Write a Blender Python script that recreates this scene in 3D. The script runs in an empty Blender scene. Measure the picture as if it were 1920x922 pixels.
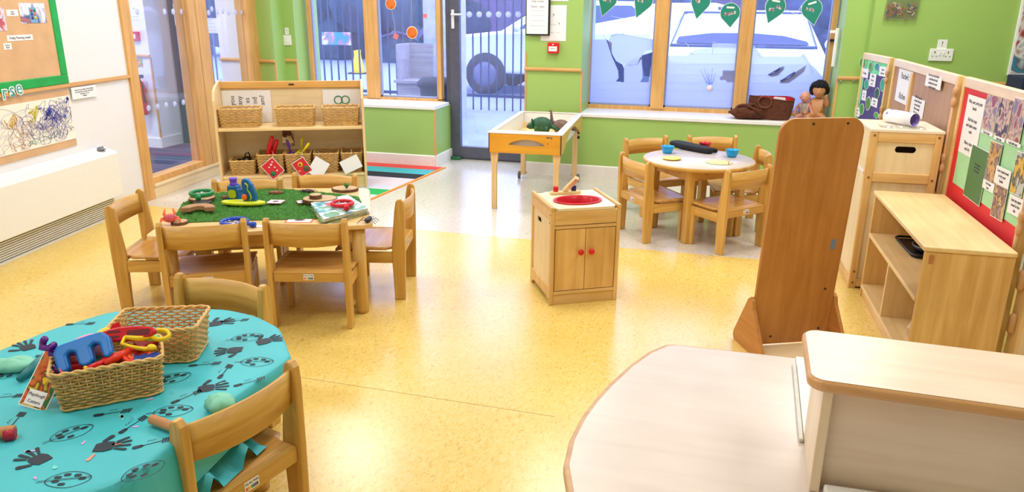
import bpy, bmesh, math, random
from mathutils import Vector, Matrix
R_ = math.radians
PI = math.pi
rnd = random.Random(7)
S = bpy.context.scene
COL = S.collection

# ------------------------------------------------------------------ camera, world, lights, exposure
CAM_H = 1.35; FPX = 1412.0
def _rot(ax, a):
    c, s = math.cos(a), math.sin(a)
    return Matrix({'x': ((1,0,0),(0,c,-s),(0,s,c)), 'y': ((c,0,s),(0,1,0),(-s,0,c)), 'z': ((c,-s,0),(s,c,0),(0,0,1))}[ax])
RM = _rot('y', R_(.45)) @ _rot('x', R_(17.57)) @ _rot('z', R_(-15.43))
cd = bpy.data.cameras.new('camera'); cam = bpy.data.objects.new('camera', cd); COL.objects.link(cam)
cd.sensor_width = 36; cd.lens = FPX/1920*36; cd.clip_start = .02; cd.clip_end = 200
rr, ff, uu = RM[0], RM[1], RM[2]
cam.matrix_world = Matrix(((rr[0],uu[0],-ff[0],0),(rr[1],uu[1],-ff[1],0),(rr[2],uu[2],-ff[2],CAM_H),(0,0,0,1)))
S.camera = cam
S.view_settings.view_transform = 'Standard'; S.view_settings.look = 'None'
S.view_settings.gamma = 1; S.view_settings.use_curve_mapping = False
S.view_settings.exposure = 0.22
S.cycles.use_denoising = True
S.cycles.max_bounces = 8; S.cycles.transparent_max_bounces = 16
w = bpy.data.worlds.new('world'); S.world = w; w.use_nodes = True
bg = w.node_tree.nodes['Background']; bg.inputs[0].default_value = (.52,.62,1.0,1); bg.inputs[1].default_value = 4.5
def area(name, loc, sx, sy, power, col=(1,.975,.95), rot=(0,0,0)):
    l = bpy.data.lights.new(name, 'AREA'); l.shape = 'RECTANGLE'; l.size = sx; l.size_y = sy; l.energy = power; l.color = col
    o = bpy.data.objects.new(name, l); o.location = loc; o.rotation_euler = rot; COL.objects.link(o); return o
for x, y, e in ((-2.9,1.2,15),(-.9,1.2,11),(1.2,1.5,12),(-2.9,3.5,19),(-1.0,3.5,16),(1.0,3.3,19),(-2.9,5.3,20),(-1.0,5.2,18),(.9,5.2,20),(-1.2,-.8,8)):
    area('ceiling_lamp', (x,y,2.52), .6, .6, e)

# ------------------------------------------------------------------ pixel <-> place helpers (points on real surfaces)
CV = Vector((0,0,CAM_H))
def ray(px, py): return RM.transposed() @ Vector(((px-960)/FPX, 1, -(py-461)/FPX))
def fl(px, py, z=0):
    d = ray(px,py); return CV + d*((z-CAM_H)/d.z)
def wy(px, py, y):
    d = ray(px,py); return CV + d*(y/d.y)
def pl(px, py, A, B):
    n = Vector((B[1]-A[1], -(B[0]-A[0]), 0)); d = ray(px,py)
    t = n.dot(Vector((A[0],A[1],0))-CV)/n.dot(d); return CV + d*t

# ------------------------------------------------------------------ materials
def rgb(r, g=None, b=None):
    if g is None: r, g, b = r
    f = lambda c: (c/255/12.92) if c/255 <= .04045 else ((c/255+.055)/1.055)**2.4
    return (f(r), f(g), f(b), 1)
MC = {}
def nm(name):
    m = bpy.data.materials.new(name); m.use_nodes = True
    return m, m.node_tree, m.node_tree.nodes['Principled BSDF']
def plain(name, c, rough=.5, spec=.5, metal=0, var=.05, scale=30, alpha=1, trans=0, bump=0):
    if name in MC: return MC[name]
    m, t, b = nm(name); N = t.nodes; L = t.links
    tc = N.new('ShaderNodeTexCoord'); no = N.new('ShaderNodeTexNoise'); no.inputs['Scale'].default_value = scale; no.inputs['Detail'].default_value = 3
    L.new(tc.outputs['Object'], no.inputs['Vector'])
    r = N.new('ShaderNodeValToRGB'); cc = rgb(c)
    r.color_ramp.elements[0].position = .3; r.color_ramp.elements[1].position = .7
    r.color_ramp.elements[0].color = tuple(max(0,v*(1-var)) for v in cc[:3])+(1,)
    r.color_ramp.elements[1].color = tuple(min(1,v*(1+var)) for v in cc[:3])+(1,)
    L.new(no.outputs['Fac'], r.inputs[0]); L.new(r.outputs[0], b.inputs['Base Color'])
    b.inputs['Roughness'].default_value = rough; b.inputs['Specular IOR Level'].default_value = spec; b.inputs['Metallic'].default_value = metal
    b.inputs['Alpha'].default_value = alpha
    b.inputs['Transmission Weight'].default_value = trans
    if bump:
        bp = N.new('ShaderNodeBump'); bp.inputs['Strength'].default_value = bump; bp.inputs['Distance'].default_value = .002
        L.new(no.outputs['Fac'], bp.inputs['Height']); L.new(bp.outputs[0], b.inputs['Normal'])
    MC[name] = m; return m
def wood(name, c1, c2, ax='x', rough=.35, scale=1.0, spec=.5):
    key = name+'_'+ax
    if key in MC: return MC[key]
    m, t, b = nm(key); N = t.nodes; L = t.links
    tc = N.new('ShaderNodeTexCoord'); mp = N.new('ShaderNodeMapping')
    s = {'x': (2.5,34,34), 'y': (34,2.5,34), 'z': (34,34,2.5)}[ax]
    mp.inputs['Scale'].default_value = tuple(v*scale for v in s)
    L.new(tc.outputs['Object'], mp.inputs[0])
    no = N.new('ShaderNodeTexNoise'); no.inputs['Scale'].default_value = 1; no.inputs['Detail'].default_value = 6; no.inputs['Distortion'].default_value = .6
    L.new(mp.outputs[0], no.inputs['Vector'])
    r = N.new('ShaderNodeValToRGB'); e = r.color_ramp.elements; e[0].position = .32; e[1].position = .68
    e[0].color = rgb(c1); e[1].color = rgb(c2)
    L.new(no.outputs['Fac'], r.inputs[0])
    no2 = N.new('ShaderNodeTexNoise'); no2.inputs['Scale'].default_value = 5; L.new(tc.outputs['Object'], no2.inputs['Vector'])
    mx = N.new('ShaderNodeMix'); mx.data_type = 'RGBA'; mx.blend_type = 'MULTIPLY'; mx.inputs[0].default_value = .25
    L.new(r.outputs[0], mx.inputs[6]); L.new(no2.outputs['Fac'], mx.inputs[7]); 
    hs = N.new('ShaderNodeHueSaturation'); hs.inputs['Value'].default_value = 1.12
    L.new(mx.outputs[2], hs.inputs['Color']); L.new(hs.outputs[0], b.inputs['Base Color'])
    b.inputs['Roughness'].default_value = rough; b.inputs['Specular IOR Level'].default_value = spec
    MC[key] = m; return m
def photo(name, cols, scale=14):
    if name in MC: return MC[name]
    m, t, b = nm(name); N = t.nodes; L = t.links
    tc = N.new('ShaderNodeTexCoord'); no = N.new('ShaderNodeTexNoise'); no.inputs['Scale'].default_value = scale; no.inputs['Detail'].default_value = 2.5; no.inputs['Distortion'].default_value = .8
    oi = N.new('ShaderNodeObjectInfo'); mp = N.new('ShaderNodeMapping'); sc = N.new('ShaderNodeVectorMath'); sc.operation = 'SCALE'
    cv = N.new('ShaderNodeCombineXYZ'); 
    for k in range(3): L.new(oi.outputs['Random'], cv.inputs[k])
    L.new(cv.outputs[0], sc.inputs[0]); sc.inputs['Scale'].default_value = 9
    L.new(tc.outputs['Object'], mp.inputs[0]); L.new(sc.outputs[0], mp.inputs['Location']); L.new(mp.outputs[0], no.inputs['Vector'])
    r = N.new('ShaderNodeValToRGB'); e = r.color_ramp.elements
    n = len(cols); pos = [.0]+[.36+.28*i/(n-1) for i in range(n-1)]
    e[0].position = 0; e[0].color = rgb(cols[0]); e[1].position = pos[1]; e[1].color = rgb(cols[1])
    for i in range(2, n):
        q = e.new(pos[i]); q.color = rgb(cols[i])
    L.new(no.outputs['Fac'], r.inputs[0]); L.new(r.outputs[0], b.inputs['Base Color']); b.inputs['Roughness'].default_value = .35
    MC[name] = m; return m
def glass_mat(name='glass', k=.06, tint=(1,1,1), haze=0):
    if name in MC: return MC[name]
    m = bpy.data.materials.new(name); m.use_nodes = True; t = m.node_tree; N = t.nodes; N.clear()
    o = N.new('ShaderNodeOutputMaterial'); a = N.new('ShaderNodeBsdfTransparent'); g = N.new('ShaderNodeBsdfGlossy'); x = N.new('ShaderNodeMixShader')
    a.inputs[0].default_value = (*tint,1); g.inputs['Roughness'].default_value = .03; x.inputs[0].default_value = k
    h = N.new('ShaderNodeBsdfTranslucent'); h.inputs[0].default_value = (.8,.84,1,1); y = N.new('ShaderNodeMixShader'); y.inputs[0].default_value = haze
    t.links.new(a.outputs[0], y.inputs[1]); t.links.new(h.outputs[0], y.inputs[2])
    t.links.new(y.outputs[0], x.inputs[1]); t.links.new(g.outputs[0], x.inputs[2]); t.links.new(x.outputs[0], o.inputs[0])
    MC[name] = m; return m
def frost_mat(name, col, k=.75, tl=.6):
    if name in MC: return MC[name]
    m = bpy.data.materials.new(name); m.use_nodes = True; t = m.node_tree; N = t.nodes; N.clear(); L = t.links
    o = N.new('ShaderNodeOutputMaterial'); a = N.new('ShaderNodeBsdfTransparent'); tr = N.new('ShaderNodeBsdfTranslucent'); d = N.new('ShaderNodeBsdfDiffuse')
    tr.inputs[0].default_value = rgb(col); d.inputs[0].default_value = rgb(col)
    y = N.new('ShaderNodeMixShader'); y.inputs[0].default_value = tl; x = N.new('ShaderNodeMixShader'); x.inputs[0].default_value = k
    L.new(d.outputs[0], y.inputs[1]); L.new(tr.outputs[0], y.inputs[2]); L.new(a.outputs[0], x.inputs[1]); L.new(y.outputs[0], x.inputs[2]); L.new(x.outputs[0], o.inputs[0])
    MC[name] = m; return m
CHW = lambda ax: wood('chair_wood', (196,146,66), (222,178,96), ax, .38)
BIR = lambda ax: wood('birch', (226,192,132), (240,212,160), ax, .4)
CAB = lambda ax: wood('rubberwood', (212,166,98), (234,196,132), ax, .4)
MAP = lambda ax: wood('maple', (232,208,172), (242,222,192), ax, .35)
BEE = lambda ax: wood('beech', (184,120,58), (202,140,74), ax, .42)
OAK = lambda ax: wood('oak_trim', (206,152,84), (226,176,106), ax, .5)
PALE = lambda ax: wood('pale_ply', (230,206,160), (240,220,180), ax, .45)
white = plain('white_paint', (240,240,240), .5, var=.01)
paper = plain('paper', (240,240,242), .6, var=.015)
ink = plain('ink', (84,84,94), .7)
green = plain('green_paint', (158,194,104), .42, var=.015, scale=3)
wire = plain('dark_metal', (50,50,55), .4)
steel = plain('steel', (190,192,196), .3, metal=.8)
black = plain('black_plastic', (22,22,26), .4)
red = plain('red_plastic', (215,20,35), .3)
yellow = plain('yellow_plastic', (245,215,30), .35)
blue = plain('blue_plastic', (0,105,205), .3)
cane = plain('cane', (206,166,98), .5, var=.18, scale=30)
cane_s = plain('cane_light', (220,180,112), .5, var=.15, scale=30)

# ------------------------------------------------------------------ mesh builder
class MB:
    def __init__(s): s.v = []; s.f = []; s.m = []; s.sm = []; s.mats = []
    def mi(s, mat):
        if mat is None: return 0
        if mat not in s.mats: s.mats.append(mat)
        return s.mats.index(mat)
    def add(s, vs, fs, mat=None, M=None, smooth=False):
        b = len(s.v); i = s.mi(mat)
        for q in vs: s.v.append(tuple(M @ Vector(q)) if M is not None else tuple(q))
        for q in fs: s.f.append(tuple(b+k for k in q)); s.m.append(i); s.sm.append(smooth)
        return s
    def box(s, x0, x1, y0, y1, z0, z1, mat=None, M=None):
        return s.add([(x0,y0,z0),(x1,y0,z0),(x1,y1,z0),(x0,y1,z0),(x0,y0,z1),(x1,y0,z1),(x1,y1,z1),(x0,y1,z1)],
              [(0,3,2,1),(4,5,6,7),(0,1,5,4),(1,2,6,5),(2,3,7,6),(3,0,4,7)], mat, M)
    def prism(s, pts, h0, h1, axis='z', mat=None, M=None, smooth=False):
        """polygon pts (a,b) extruded along axis: z -> (a,b,h); y -> (a,h,b); x -> (h,a,b)"""
        f = {'z': lambda a,b,h: (a,b,h), 'y': lambda a,b,h: (a,h,b), 'x': lambda a,b,h: (h,a,b)}[axis]
        n = len(pts); vs = [f(a,b,h0) for a,b in pts]+[f(a,b,h1) for a,b in pts]
        area2 = sum(pts[i][0]*pts[(i+1)%n][1]-pts[(i+1)%n][0]*pts[i][1] for i in range(n))
        fs = [tuple(range(n))[::-1], tuple(range(n,2*n))]+[(i,(i+1)%n,n+(i+1)%n,n+i) for i in range(n)]
        if (area2 < 0) != (axis == 'y'): fs = [q[::-1] for q in fs]
        return s.add(vs, fs, mat, M, smooth)
    def tube(s, pts, r, n=8, mat=None, closed=False, caps=True, M=None, flat=1.0):
        P = [Vector(p) for p in pts]; k = len(P); rs = r if isinstance(r, (list,tuple)) else [r]*k
        vs = []; up = None
        for i, p in enumerate(P):
            if closed: d = P[(i+1)%k]-P[i-1]
            else: d = P[min(i+1,k-1)]-P[max(i-1,0)]
            if d.length < 1e-9: d = Vector((0,0,1))
            d.normalize()
            if up is None or abs(up.dot(d)) > .95: up = Vector((0,0,1)) if abs(d.z) < .9 else Vector((1,0,0))
            a = d.cross(up).normalized(); b = a.cross(d).normalized(); up = b
            for j in range(n):
                t = 2*PI*j/n; vs.append(p+a*math.cos(t)*rs[i]+b*math.sin(t)*rs[i]*flat)
        fs = []
        for i in range(k if closed else k-1):
            for j in range(n):
                i2 = (i+1)%k; fs.append((i*n+j, i*n+(j+1)%n, i2*n+(j+1)%n, i2*n+j))
        if caps and not closed: fs += [tuple(range(n))[::-1], tuple((k-1)*n+j for j in range(n))]
        return s.add(vs, fs, mat, M, True)
    def lathe(s, prof, n=24, mat=None, M=None, c=(0,0), sx=1, sy=1, smooth=True, caps=True):
        k = len(prof); vs = []
        for r, z in prof:
            for j in range(n):
                t = 2*PI*j/n; vs.append((c[0]+r*math.cos(t)*sx, c[1]+r*math.sin(t)*sy, z))
        fs = [(i*n+j, i*n+(j+1)%n, (i+1)*n+(j+1)%n, (i+1)*n+j) for i in range(k-1) for j in range(n)]
        if caps and prof[0][0] > 1e-6: fs.append(tuple(range(n))[::-1])
        if caps and prof[-1][0] > 1e-6: fs.append(tuple((k-1)*n+j for j in range(n)))
        return s.add(vs, fs, mat, M, smooth)
    def ball(s, c, r, n=12, mat=None, M=None, sc=(1,1,1)):
        k = n//2+1; T = Matrix.Translation(c) @ Matrix.Diagonal((*sc,1))
        if M is not None: T = M @ T
        return s.lathe([(max(1e-5,r*math.sin(PI*i/k)), -r*math.cos(PI*i/k)) for i in range(k+1)], n, mat, T)
    def build(s, name, mat=None, parent=None, bevel=0, seg=2, sub=0, loc=None, rot=None):
        me = bpy.data.meshes.new(name); me.from_pydata([tuple(q) for q in s.v], [], s.f)
        ms = list(s.mats)
        if mat is not None and not ms: ms = [mat]
        for q in ms: me.materials.append(q)
        for p, i, q in zip(me.polygons, s.m, s.sm): p.material_index = i; p.use_smooth = q
        me.update()
        o = bpy.data.objects.new(name, me); COL.objects.link(o)
        if parent is not None: o.parent = parent
        if loc: o.location = loc
        if rot: o.rotation_euler = rot
        if bevel:
            b = o.modifiers.new('bevel','BEVEL'); b.width = bevel; b.segments = seg; b.limit_method = 'ANGLE'; b.angle_limit = R_(50)
        if sub:
            b = o.modifiers.new('sub','SUBSURF'); b.levels = sub; b.render_levels = sub
        return o
def T(x=0,y=0,z=0,rx=0,ry=0,rz=0):
    return Matrix.Translation((x,y,z)) @ Matrix.Rotation(R_(rz),4,'Z') @ Matrix.Rotation(R_(ry),4,'Y') @ Matrix.Rotation(R_(rx),4,'X')
def thing(name, label, cat, loc=(0,0,0), rz=0, group=None, rot=None):
    o = bpy.data.objects.new(name, None); COL.objects.link(o); o.empty_display_size = .05
    o.location = loc; o.rotation_euler = rot if rot else (0,0,R_(rz)); o['label'] = label; o['category'] = cat
    if group: o['group'] = group
    return o
def tag(o, label, cat, group=None):
    o['label'] = label; o['category'] = cat
    if group: o['group'] = group
    return o
def struct(o, label=None):
    o['kind'] = 'structure'
    if label: o['label'] = label
    return o
def dup(root, loc, rz, label, group=None):
    r = root.copy(); COL.objects.link(r); r.location = loc; r.rotation_euler = (0,0,R_(rz)); r['label'] = label
    if group: r['group'] = group
    for ch in [o for o in bpy.data.objects if o.parent == root]:
        c = ch.copy(); COL.objects.link(c); c.parent = r
        for g in [o for o in bpy.data.objects if o.parent == ch]:
            d = g.copy(); COL.objects.link(d); d.parent = c
    return r
def text(body, size, loc, parent, mat=ink, rot=(90,0,0), align='CENTER', name='lettering', ext=.0003, space=1, off=0):
    c = bpy.data.curves.new(name, 'FONT'); c.body = body; c.size = size; c.align_x = align; c.align_y = 'CENTER'; c.extrude = ext; c.space_line = space
    c.resolution_u = 2; c.offset = off
    tmp = bpy.data.objects.new(name+'_tmp', c); me = bpy.data.meshes.new_from_object(tmp); bpy.data.objects.remove(tmp); bpy.data.curves.remove(c)
    me.materials.clear(); me.materials.append(mat); o = bpy.data.objects.new(name, me); COL.objects.link(o); o.parent = parent
    o.location = loc; o.rotation_euler = tuple(R_(a) for a in rot); return o
def rrect(x0, x1, y0, y1, r, n=5):
    out = []
    for cx, cy, a0 in ((x1-r,y1-r,0),(x0+r,y1-r,90),(x0+r,y0+r,180),(x1-r,y0+r,270)):
        for i in range(n+1):
            a = R_(a0+90*i/n); out.append((cx+r*math.cos(a), cy+r*math.sin(a)))
    return out
def circ(cx, cy, r, n=24, ry=None): return [(cx+r*math.cos(2*PI*i/n), cy+(ry or r)*math.sin(2*PI*i/n)) for i in range(n)]

# ================================================================== ROOM SHELL
WA, WB = Vector((-3.72,3.0)), Vector((-3.95,4.41))                 # foot of the left wall
wu = (WB-WA).normalized(); WRZ = math.degrees(math.atan2(wu.y, wu.x))
W0 = WA - wu*4.6
def wl(px, py, off=0):
    n = Vector((wu.y,-wu.x)); a = WA+n*off; b = WB+n*off; p = pl(px,py,a,b); return (p.xy-a).dot(wu), p.z
YB = 6.15; YW = 6.5
# floors
def floor_mat(name, base, dark, light, rough, fleck):
    m, t, b = nm(name); N = t.nodes; L = t.links
    tc = N.new('ShaderNodeTexCoord'); mp = N.new('ShaderNodeMapping'); mp.inputs['Scale'].default_value = (1,.55,1); mp.inputs['Rotation'].default_value = (0,0,.5)
    L.new(tc.outputs['Object'], mp.inputs[0])
    a = N.new('ShaderNodeTexNoise'); a.inputs['Scale'].default_value = 85; a.inputs['Detail'].default_value = 4; a.inputs['Distortion'].default_value = 1.2; L.new(mp.outputs[0], a.inputs['Vector'])
    c = N.new('ShaderNodeTexNoise'); c.inputs['Scale'].default_value = 1.6; c.inputs['Detail'].default_value = 3; L.new(tc.outputs['Object'], c.inputs['Vector'])
    r = N.new('ShaderNodeValToRGB'); e = r.color_ramp.elements; e[0].position = .3; e[0].color = rgb(dark); e[1].position = .66; e[1].color = rgb(light); q = e.new(.42); q.color = rgb(base)
    L.new(a.outputs['Fac'], r.inputs[0])
    mx = N.new('ShaderNodeMix'); mx.data_type = 'RGBA'; mx.blend_type = 'MULTIPLY'; mx.inputs[0].default_value = fleck
    r2 = N.new('ShaderNodeValToRGB'); r2.color_ramp.elements[0].position = .35; r2.color_ramp.elements[0].color = rgb(dark); r2.color_ramp.elements[1].position = .6; r2.color_ramp.elements[1].color = (1,1,1,1)
    L.new(c.outputs['Fac'], r2.inputs[0]); L.new(r.outputs[0], mx.inputs[6]); L.new(r2.outputs[0], mx.inputs[7]); L.new(mx.outputs[2], b.inputs['Base Color'])
    b.inputs['Roughness'].default_value = rough; b.inputs['Specular IOR Level'].default_value = .75
    return m
m_yel = floor_mat('yellow_lino', (232,200,104), (214,176,82), (238,212,134), .24, .16)
m_gry = floor_mat('grey_lino', (214,206,192), (190,182,166), (224,218,206), .2, .12)
struct(MB().box(-4.3,3.2,-1.7,4.27,-.06,0).build('floor', m_yel), 'yellow flecked linoleum floor')
struct(MB().box(-4.3,3.2,4.27,6.62,-.06,0).build('floor_strip', m_gry), 'pale grey linoleum floor')
struct(MB().box(-4.6,3.2,-1.7,6.66,2.6,2.7).build('ceiling', white))
sm_ = MB(); p = fl(560,707); p2 = fl(1040,781); sm_.prism([(p.x,p.y),(p2.x,p2.y),(p2.x,p2.y+.0022),(p.x,p.y+.0022)], .0001, .0004, 'z'); struct(sm_.build('trim_40', plain('seam', (176,140,70), .6)), 'floor seam')
# left wall (white) as local frame
def wall_frame(name, kind=True):
    o = bpy.data.objects.new(name, None); COL.objects.link(o); o.location = (WA.x,WA.y,0); o.rotation_euler = (0,0,R_(WRZ)); return o
m_wallw = plain('white_wall', (236,234,236), .55, var=.012, scale=4)
o = MB().box(-4.8,1.42,0,.12,0,2.6).build('wall_left', m_wallw, loc=(WA.x,WA.y,0), rot=(0,0,R_(WRZ))); struct(o)
o = MB().prism([(-.018,.872),(-.014,.892),(0,.892),(0,.868),(-.014,.868)], -4.8, 1.40, 'x').build('trim_1', OAK('x'), loc=(WA.x,WA.y,0), rot=(0,0,R_(WRZ))); struct(o,'oak dado rail on the white wall')
struct(MB().box(-4.6,3.3,-1.85,-1.7,0,2.6).build('wall_front', m_wallw))
struct(MB().box(3.2,3.35,-1.7,6.1,0,2.6).build('wall_right', green))
# back wall : green, stepped piers, low sills
bw = MB()
xA = wy(516,115,YB).x; xC = wy(557,114,6.33).x; xL0 = -4.13
bw.box(xL0-.3,xA,YB,6.75,0,2.6)                       # pier beside the glazed screen
bw.box(xA,xC,6.33,6.75,0,2.6)                         # stepped pier
bw.box(xC,-2.405,YB,6.62,0,.50)                       # low wall under window 1
bw.box(xA,xC,YB,6.33,0,.50)
bw.box(-1.60,-1.128,YB,6.75,0,2.6)                    # pier between door and window
bw.box(-1.128,.80,YB,6.62,0,.50)                      # low wall under window 2
bw.box(.80,.98,YB,6.75,0,2.6)
bw.box(-4.13,.9,6.42,6.75,2.35,2.6)                   # head above windows
bw.box(.965,3.3,6.02,6.75,0,2.6)                      # big green wall on the right
struct(bw.build('wall_back', green), 'green painted back wall')
# skirting
def skirt(name, pts, h=.1, t=.014):
    mb = MB()
    for (x0,y0),(x1,y1) in zip(pts, pts[1:]):
        d = Vector((x1-x0,y1-y0)); L = d.length; a = math.atan2(d.y,d.x)
        mb.prism([(0,0),(-t,0),(-t,h-.008),(-t*.4,h),(0,h)], -t*0, L, 'x', None, Matrix.Translation((x0,y0,0)) @ Matrix.Rotation(a,4,'Z'))
    return struct(mb.build(name, plain('skirting', (236,232,226), .45, var=.03)))
skirt('baseboard_back', [(-1.60,6.6),(-1.60,YB),(.965,YB)])
skirt('baseboard_low', [(xL0,YB),(-2.405,YB)])
skirt('baseboard_reveal', [(-2.405,YB),(-2.405,6.56)])
# sill boards
def sill(name, x0, x1, ext=.012):
    mb = MB(); mb.prism([(YB-ext,.50),(YB-ext,.522),(YB-ext+.006,.528),(YW,.528),(YW,.50)], x0, x1, 'x')
    return struct(mb.build(name, plain('sill_paint', (240,238,236), .4, var=.03, scale=14)))
sill('trim_2', xC, -2.397)['label'] = 'white painted sill board under the left window'
struct(MB().box(xA,xC,YB-.012,6.33,.50,.528).build('trim_10', plain('sill_paint',(240,238,236))))
sill('trim_3', -1.126, .80)['label'] = 'white painted sill board under the frosted window'
# dado rails and corner beads
def dado(name, pts, z=.87):
    mb = MB()
    for (x0,y0),(x1,y1) in zip(pts, pts[1:]):
        d = Vector((x1-x0,y1-y0)); L = d.length; a = math.atan2(d.y,d.x)
        mb.prism([(0,z-.012),(-.016,z-.012),(-.02,z),(-.014,z+.014),(0,z+.014)], -.002, L+.002, 'x', None, Matrix.Translation((x0,y0,0)) @ Matrix.Rotation(a,4,'Z'))
    return struct(mb.build(name, OAK('x')))
dado('trim_4', [(xL0,YB),(xA,YB)]); dado('trim_5', [(xA,6.33),(xC,6.33)])
dado('trim_6', [(-1.6,YB),(-1.128,YB)]); dado('trim_7', [(.80,YB),(.965,YB)])
d8 = dado('trim_8', [(1.05,6.02),(1.86,6.02)])
def bead(name, x, y, z0, z1): return struct(MB().box(x-.011,x+.003,y-.004,y+.012,z0,z1).build(name, OAK('z')))
for i, (x, y, z0, z1) in enumerate(((xA,YB,.53,.86),(xC,6.33,.53,.86),(-1.123,YB,.53,.86),(-1.588,YB,.1,1.0),(-2.40,YB,.1,.498),(.806,YB,.53,.86))):
    bead('trim_%d' % (11+i), x, y, z0, z1)
# windows
GL = glass_mat('dusty_haze_glass', .05, (.95,.96,1), .035)  # dirty pane; tint and translucency also paint in the bluish reflection haze
GLI = glass_mat('screen_glass', .07, (.97,.98,1), .02)
def window(name, xs, z0, z1, y, mull, fr=.04, d=.07):
    """xs = list of (left,right) pane spans"""
    root = bpy.data.objects.new(name, None); COL.objects.link(root); root['kind'] = 'structure'; root['label'] = 'oak framed window'
    x0 = xs[0][0]-fr; x1 = xs[-1][1]+fr; f = MB()
    f.box(x0,x1,y,y+d,z0-.02,z0+.015); f.box(x0,x1,y,y+d,z1,z1+.05)
    f.box(x0,xs[0][0],y,y+d,z0,z1); f.box(xs[-1][1],x1,y,y+d,z0,z1)
    for a, b in zip(xs, xs[1:]): f.box(a[1],b[0],y-.012,y+d,z0,z1)
    g = MB()
    for a, b in xs:      # thin metal edge round the panes
        g.box(a,a+.012,y+.02,y+.05,z0+.015,z1); g.box(b-.012,b,y+.02,y+.05,z0+.015,z1); g.box(a,b,y+.02,y+.05,z0+.015,z0+.03)
    fo = f.build('window_frame', OAK('z'), root, bevel=.003); g.build('glazing_bead', plain('bead_metal', (150,160,200), .4), root)
    for a, b in xs: MB().box(a,b,y+.033,y+.037,z0+.015,z1).build('pane', GL, root)
    return root
window('window_1', [(-3.744,-3.202),(-3.072,-2.506)], .535, 2.3, YW, 0)
w2 = window('window_2', [(-1.124,-.594),(-.485,.075),(.178,.752)], .545, 2.3, YW, 0)
w2['label'] = 'wide oak framed window with frosted film'
# door
D = bpy.data.objects.new('door_1', None); COL.objects.link(D); D['kind'] = 'structure'; D['label'] = 'grey framed glazed back door'
m_door = plain('door_grey', (84,86,104), .35, var=.1, scale=20)
dx0, dx1, dy = -2.44, -1.605, 6.56
f = MB(); f.box(dx0,dx0+.035,dy,dy+.08,0,2.15); f.box(dx1-.03,dx1,dy,dy+.08,0,2.15); f.box(dx0,dx1,dy,dy+.08,2.1,2.15); f.box(dx0,dx1,dy,dy+.08,0,.015); f.build('frame', m_door, D)
f = MB(); f.box(dx0+.035,-2.31,dy-.01,dy+.05,.015,2.1); f.box(-1.70,dx1-.03,dy-.01,dy+.05,.015,2.1); f.box(-2.31,-1.70,dy-.01,dy+.05,.015,.12); f.box(-2.31,-1.70,dy-.01,dy+.05,1.98,2.1)
f.build('leaf', m_door, D, bevel=.004); MB().box(-2.31,-1.70,dy+.015,dy+.02,.12,1.98).build('pane', GL, D)
hz = wy(852,27,dy-.02).z; hx = wy(849,40,dy-.02).x
h = MB(); h.box(hx-.014,hx+.014,dy-.024,dy-.01,hz-.12,hz+.04); h.tube([(hx,dy-.02,hz),(hx,dy-.055,hz),(hx+.03,dy-.06,hz),(hx+.1,dy-.055,hz)], .009, 8)
h.build('door_handle', plain('satin_white', (226,226,232), .3), D, bevel=.003)
dots = MB()
for k in range(6):
    p = wy(880+18.3*k, 27, dy+.012); dots.lathe([(.026,0),(.026,.001)], 20, None, Matrix.Translation((p.x,dy+.013,p.z)) @ Matrix.Rotation(R_(90),4,'X'))
dots.build('manifestation_dots', frost_mat('dot_film', (225,228,245), .75), D)
struct(MB().box(-2.405,-2.30,6.50,6.535,0,.03).build('trim_20', plain('green_wedge', (40,110,80), .5), None, .004), 'green threshold block by the door')
# ---- frosted film and its cut-out animals on window_2
m_frost = frost_mat('frost_film', (205,214,250), .80); m_frost2 = frost_mat('frost_film_thin', (225,230,252), .55); m_out = frost_mat('film_outline', (240,242,255), .92)
def wpt(px, py): p = wy(px, py, YW+.03); return (p.x, p.z)
def film(name, poly, mat, off=0.0, label=None):
    return MB().prism([wpt(*q) for q in poly], YW+.028-off, YW+.030-off, 'y').build(name, mat, w2)
def outline(pts, r=.004, closed=False, off=.004):
    P = [wpt(*q) for q in pts]; return [(a, YW+.026-off, b) for a, b in P]
# film is denser towards the sill (outside light's fade put into its opacity); the animal shapes are left clear with a white outline
FM = [frost_mat('frost_film_%d' % k, (206,214,250), v) for k, v in enumerate((.50,.60,.69,.77,.84,.90,.94))]
def clip_poly(P, y0, y1):
    def half(P, f, g):
        out = []
        for i in range(len(P)):
            a, b = P[i-1], P[i]
            if f(a) != f(b): t_ = g(a,b); out.append((a[0]+(b[0]-a[0])*t_, a[1]+(b[1]-a[1])*t_))
            if f(b): out.append(b)
        return out
    Q_ = half(P, lambda p: p[1] >= y0, lambda a,b: (y0-a[1])/(b[1]-a[1]))
    return half(Q_, lambda p: p[1] <= y1, lambda a,b: (y1-a[1])/(b[1]-a[1])) if Q_ else Q_
def graded(poly, edges, base=0):
    for k, (a, b) in enumerate(zip(edges, edges[1:])):
        q_ = clip_poly(poly, a, b)
        if len(q_) > 2: film('frosted_film', q_, FM[min(6,k+base)])
L1 = [60,100,120,140,155,170,188,230]
graded([(1093,74),(1137,74),(1147,105),(1153,118),(1159,132),(1160,146),(1154,154),(1093,154)], [60,154], 3)
graded([(1147,64),(1165,62),(1190,68),(1231,75),(1230,92),(1212,95),(1200,108),(1195,120),(1180,123),(1168,120),(1155,113),(1147,100),(1140,78)], [50,130], 1)
graded([(1170,122),(1195,121),(1203,110),(1205,146),(1200,154),(1170,154)], [60,154], 3); graded([(1229,92),(1231,92),(1230,154),(1216,154),(1219,130)], [60,154], 3)
graded([(1093,154),(1230,154),(1226,206),(1090,200)], [150,168,184,230], 4)
graded([(1250,104),(1290,104),(1296,96),(1312,92),(1334,90),(1338,81),(1392,82),(1383,214),(1243,207)], L1)
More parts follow.
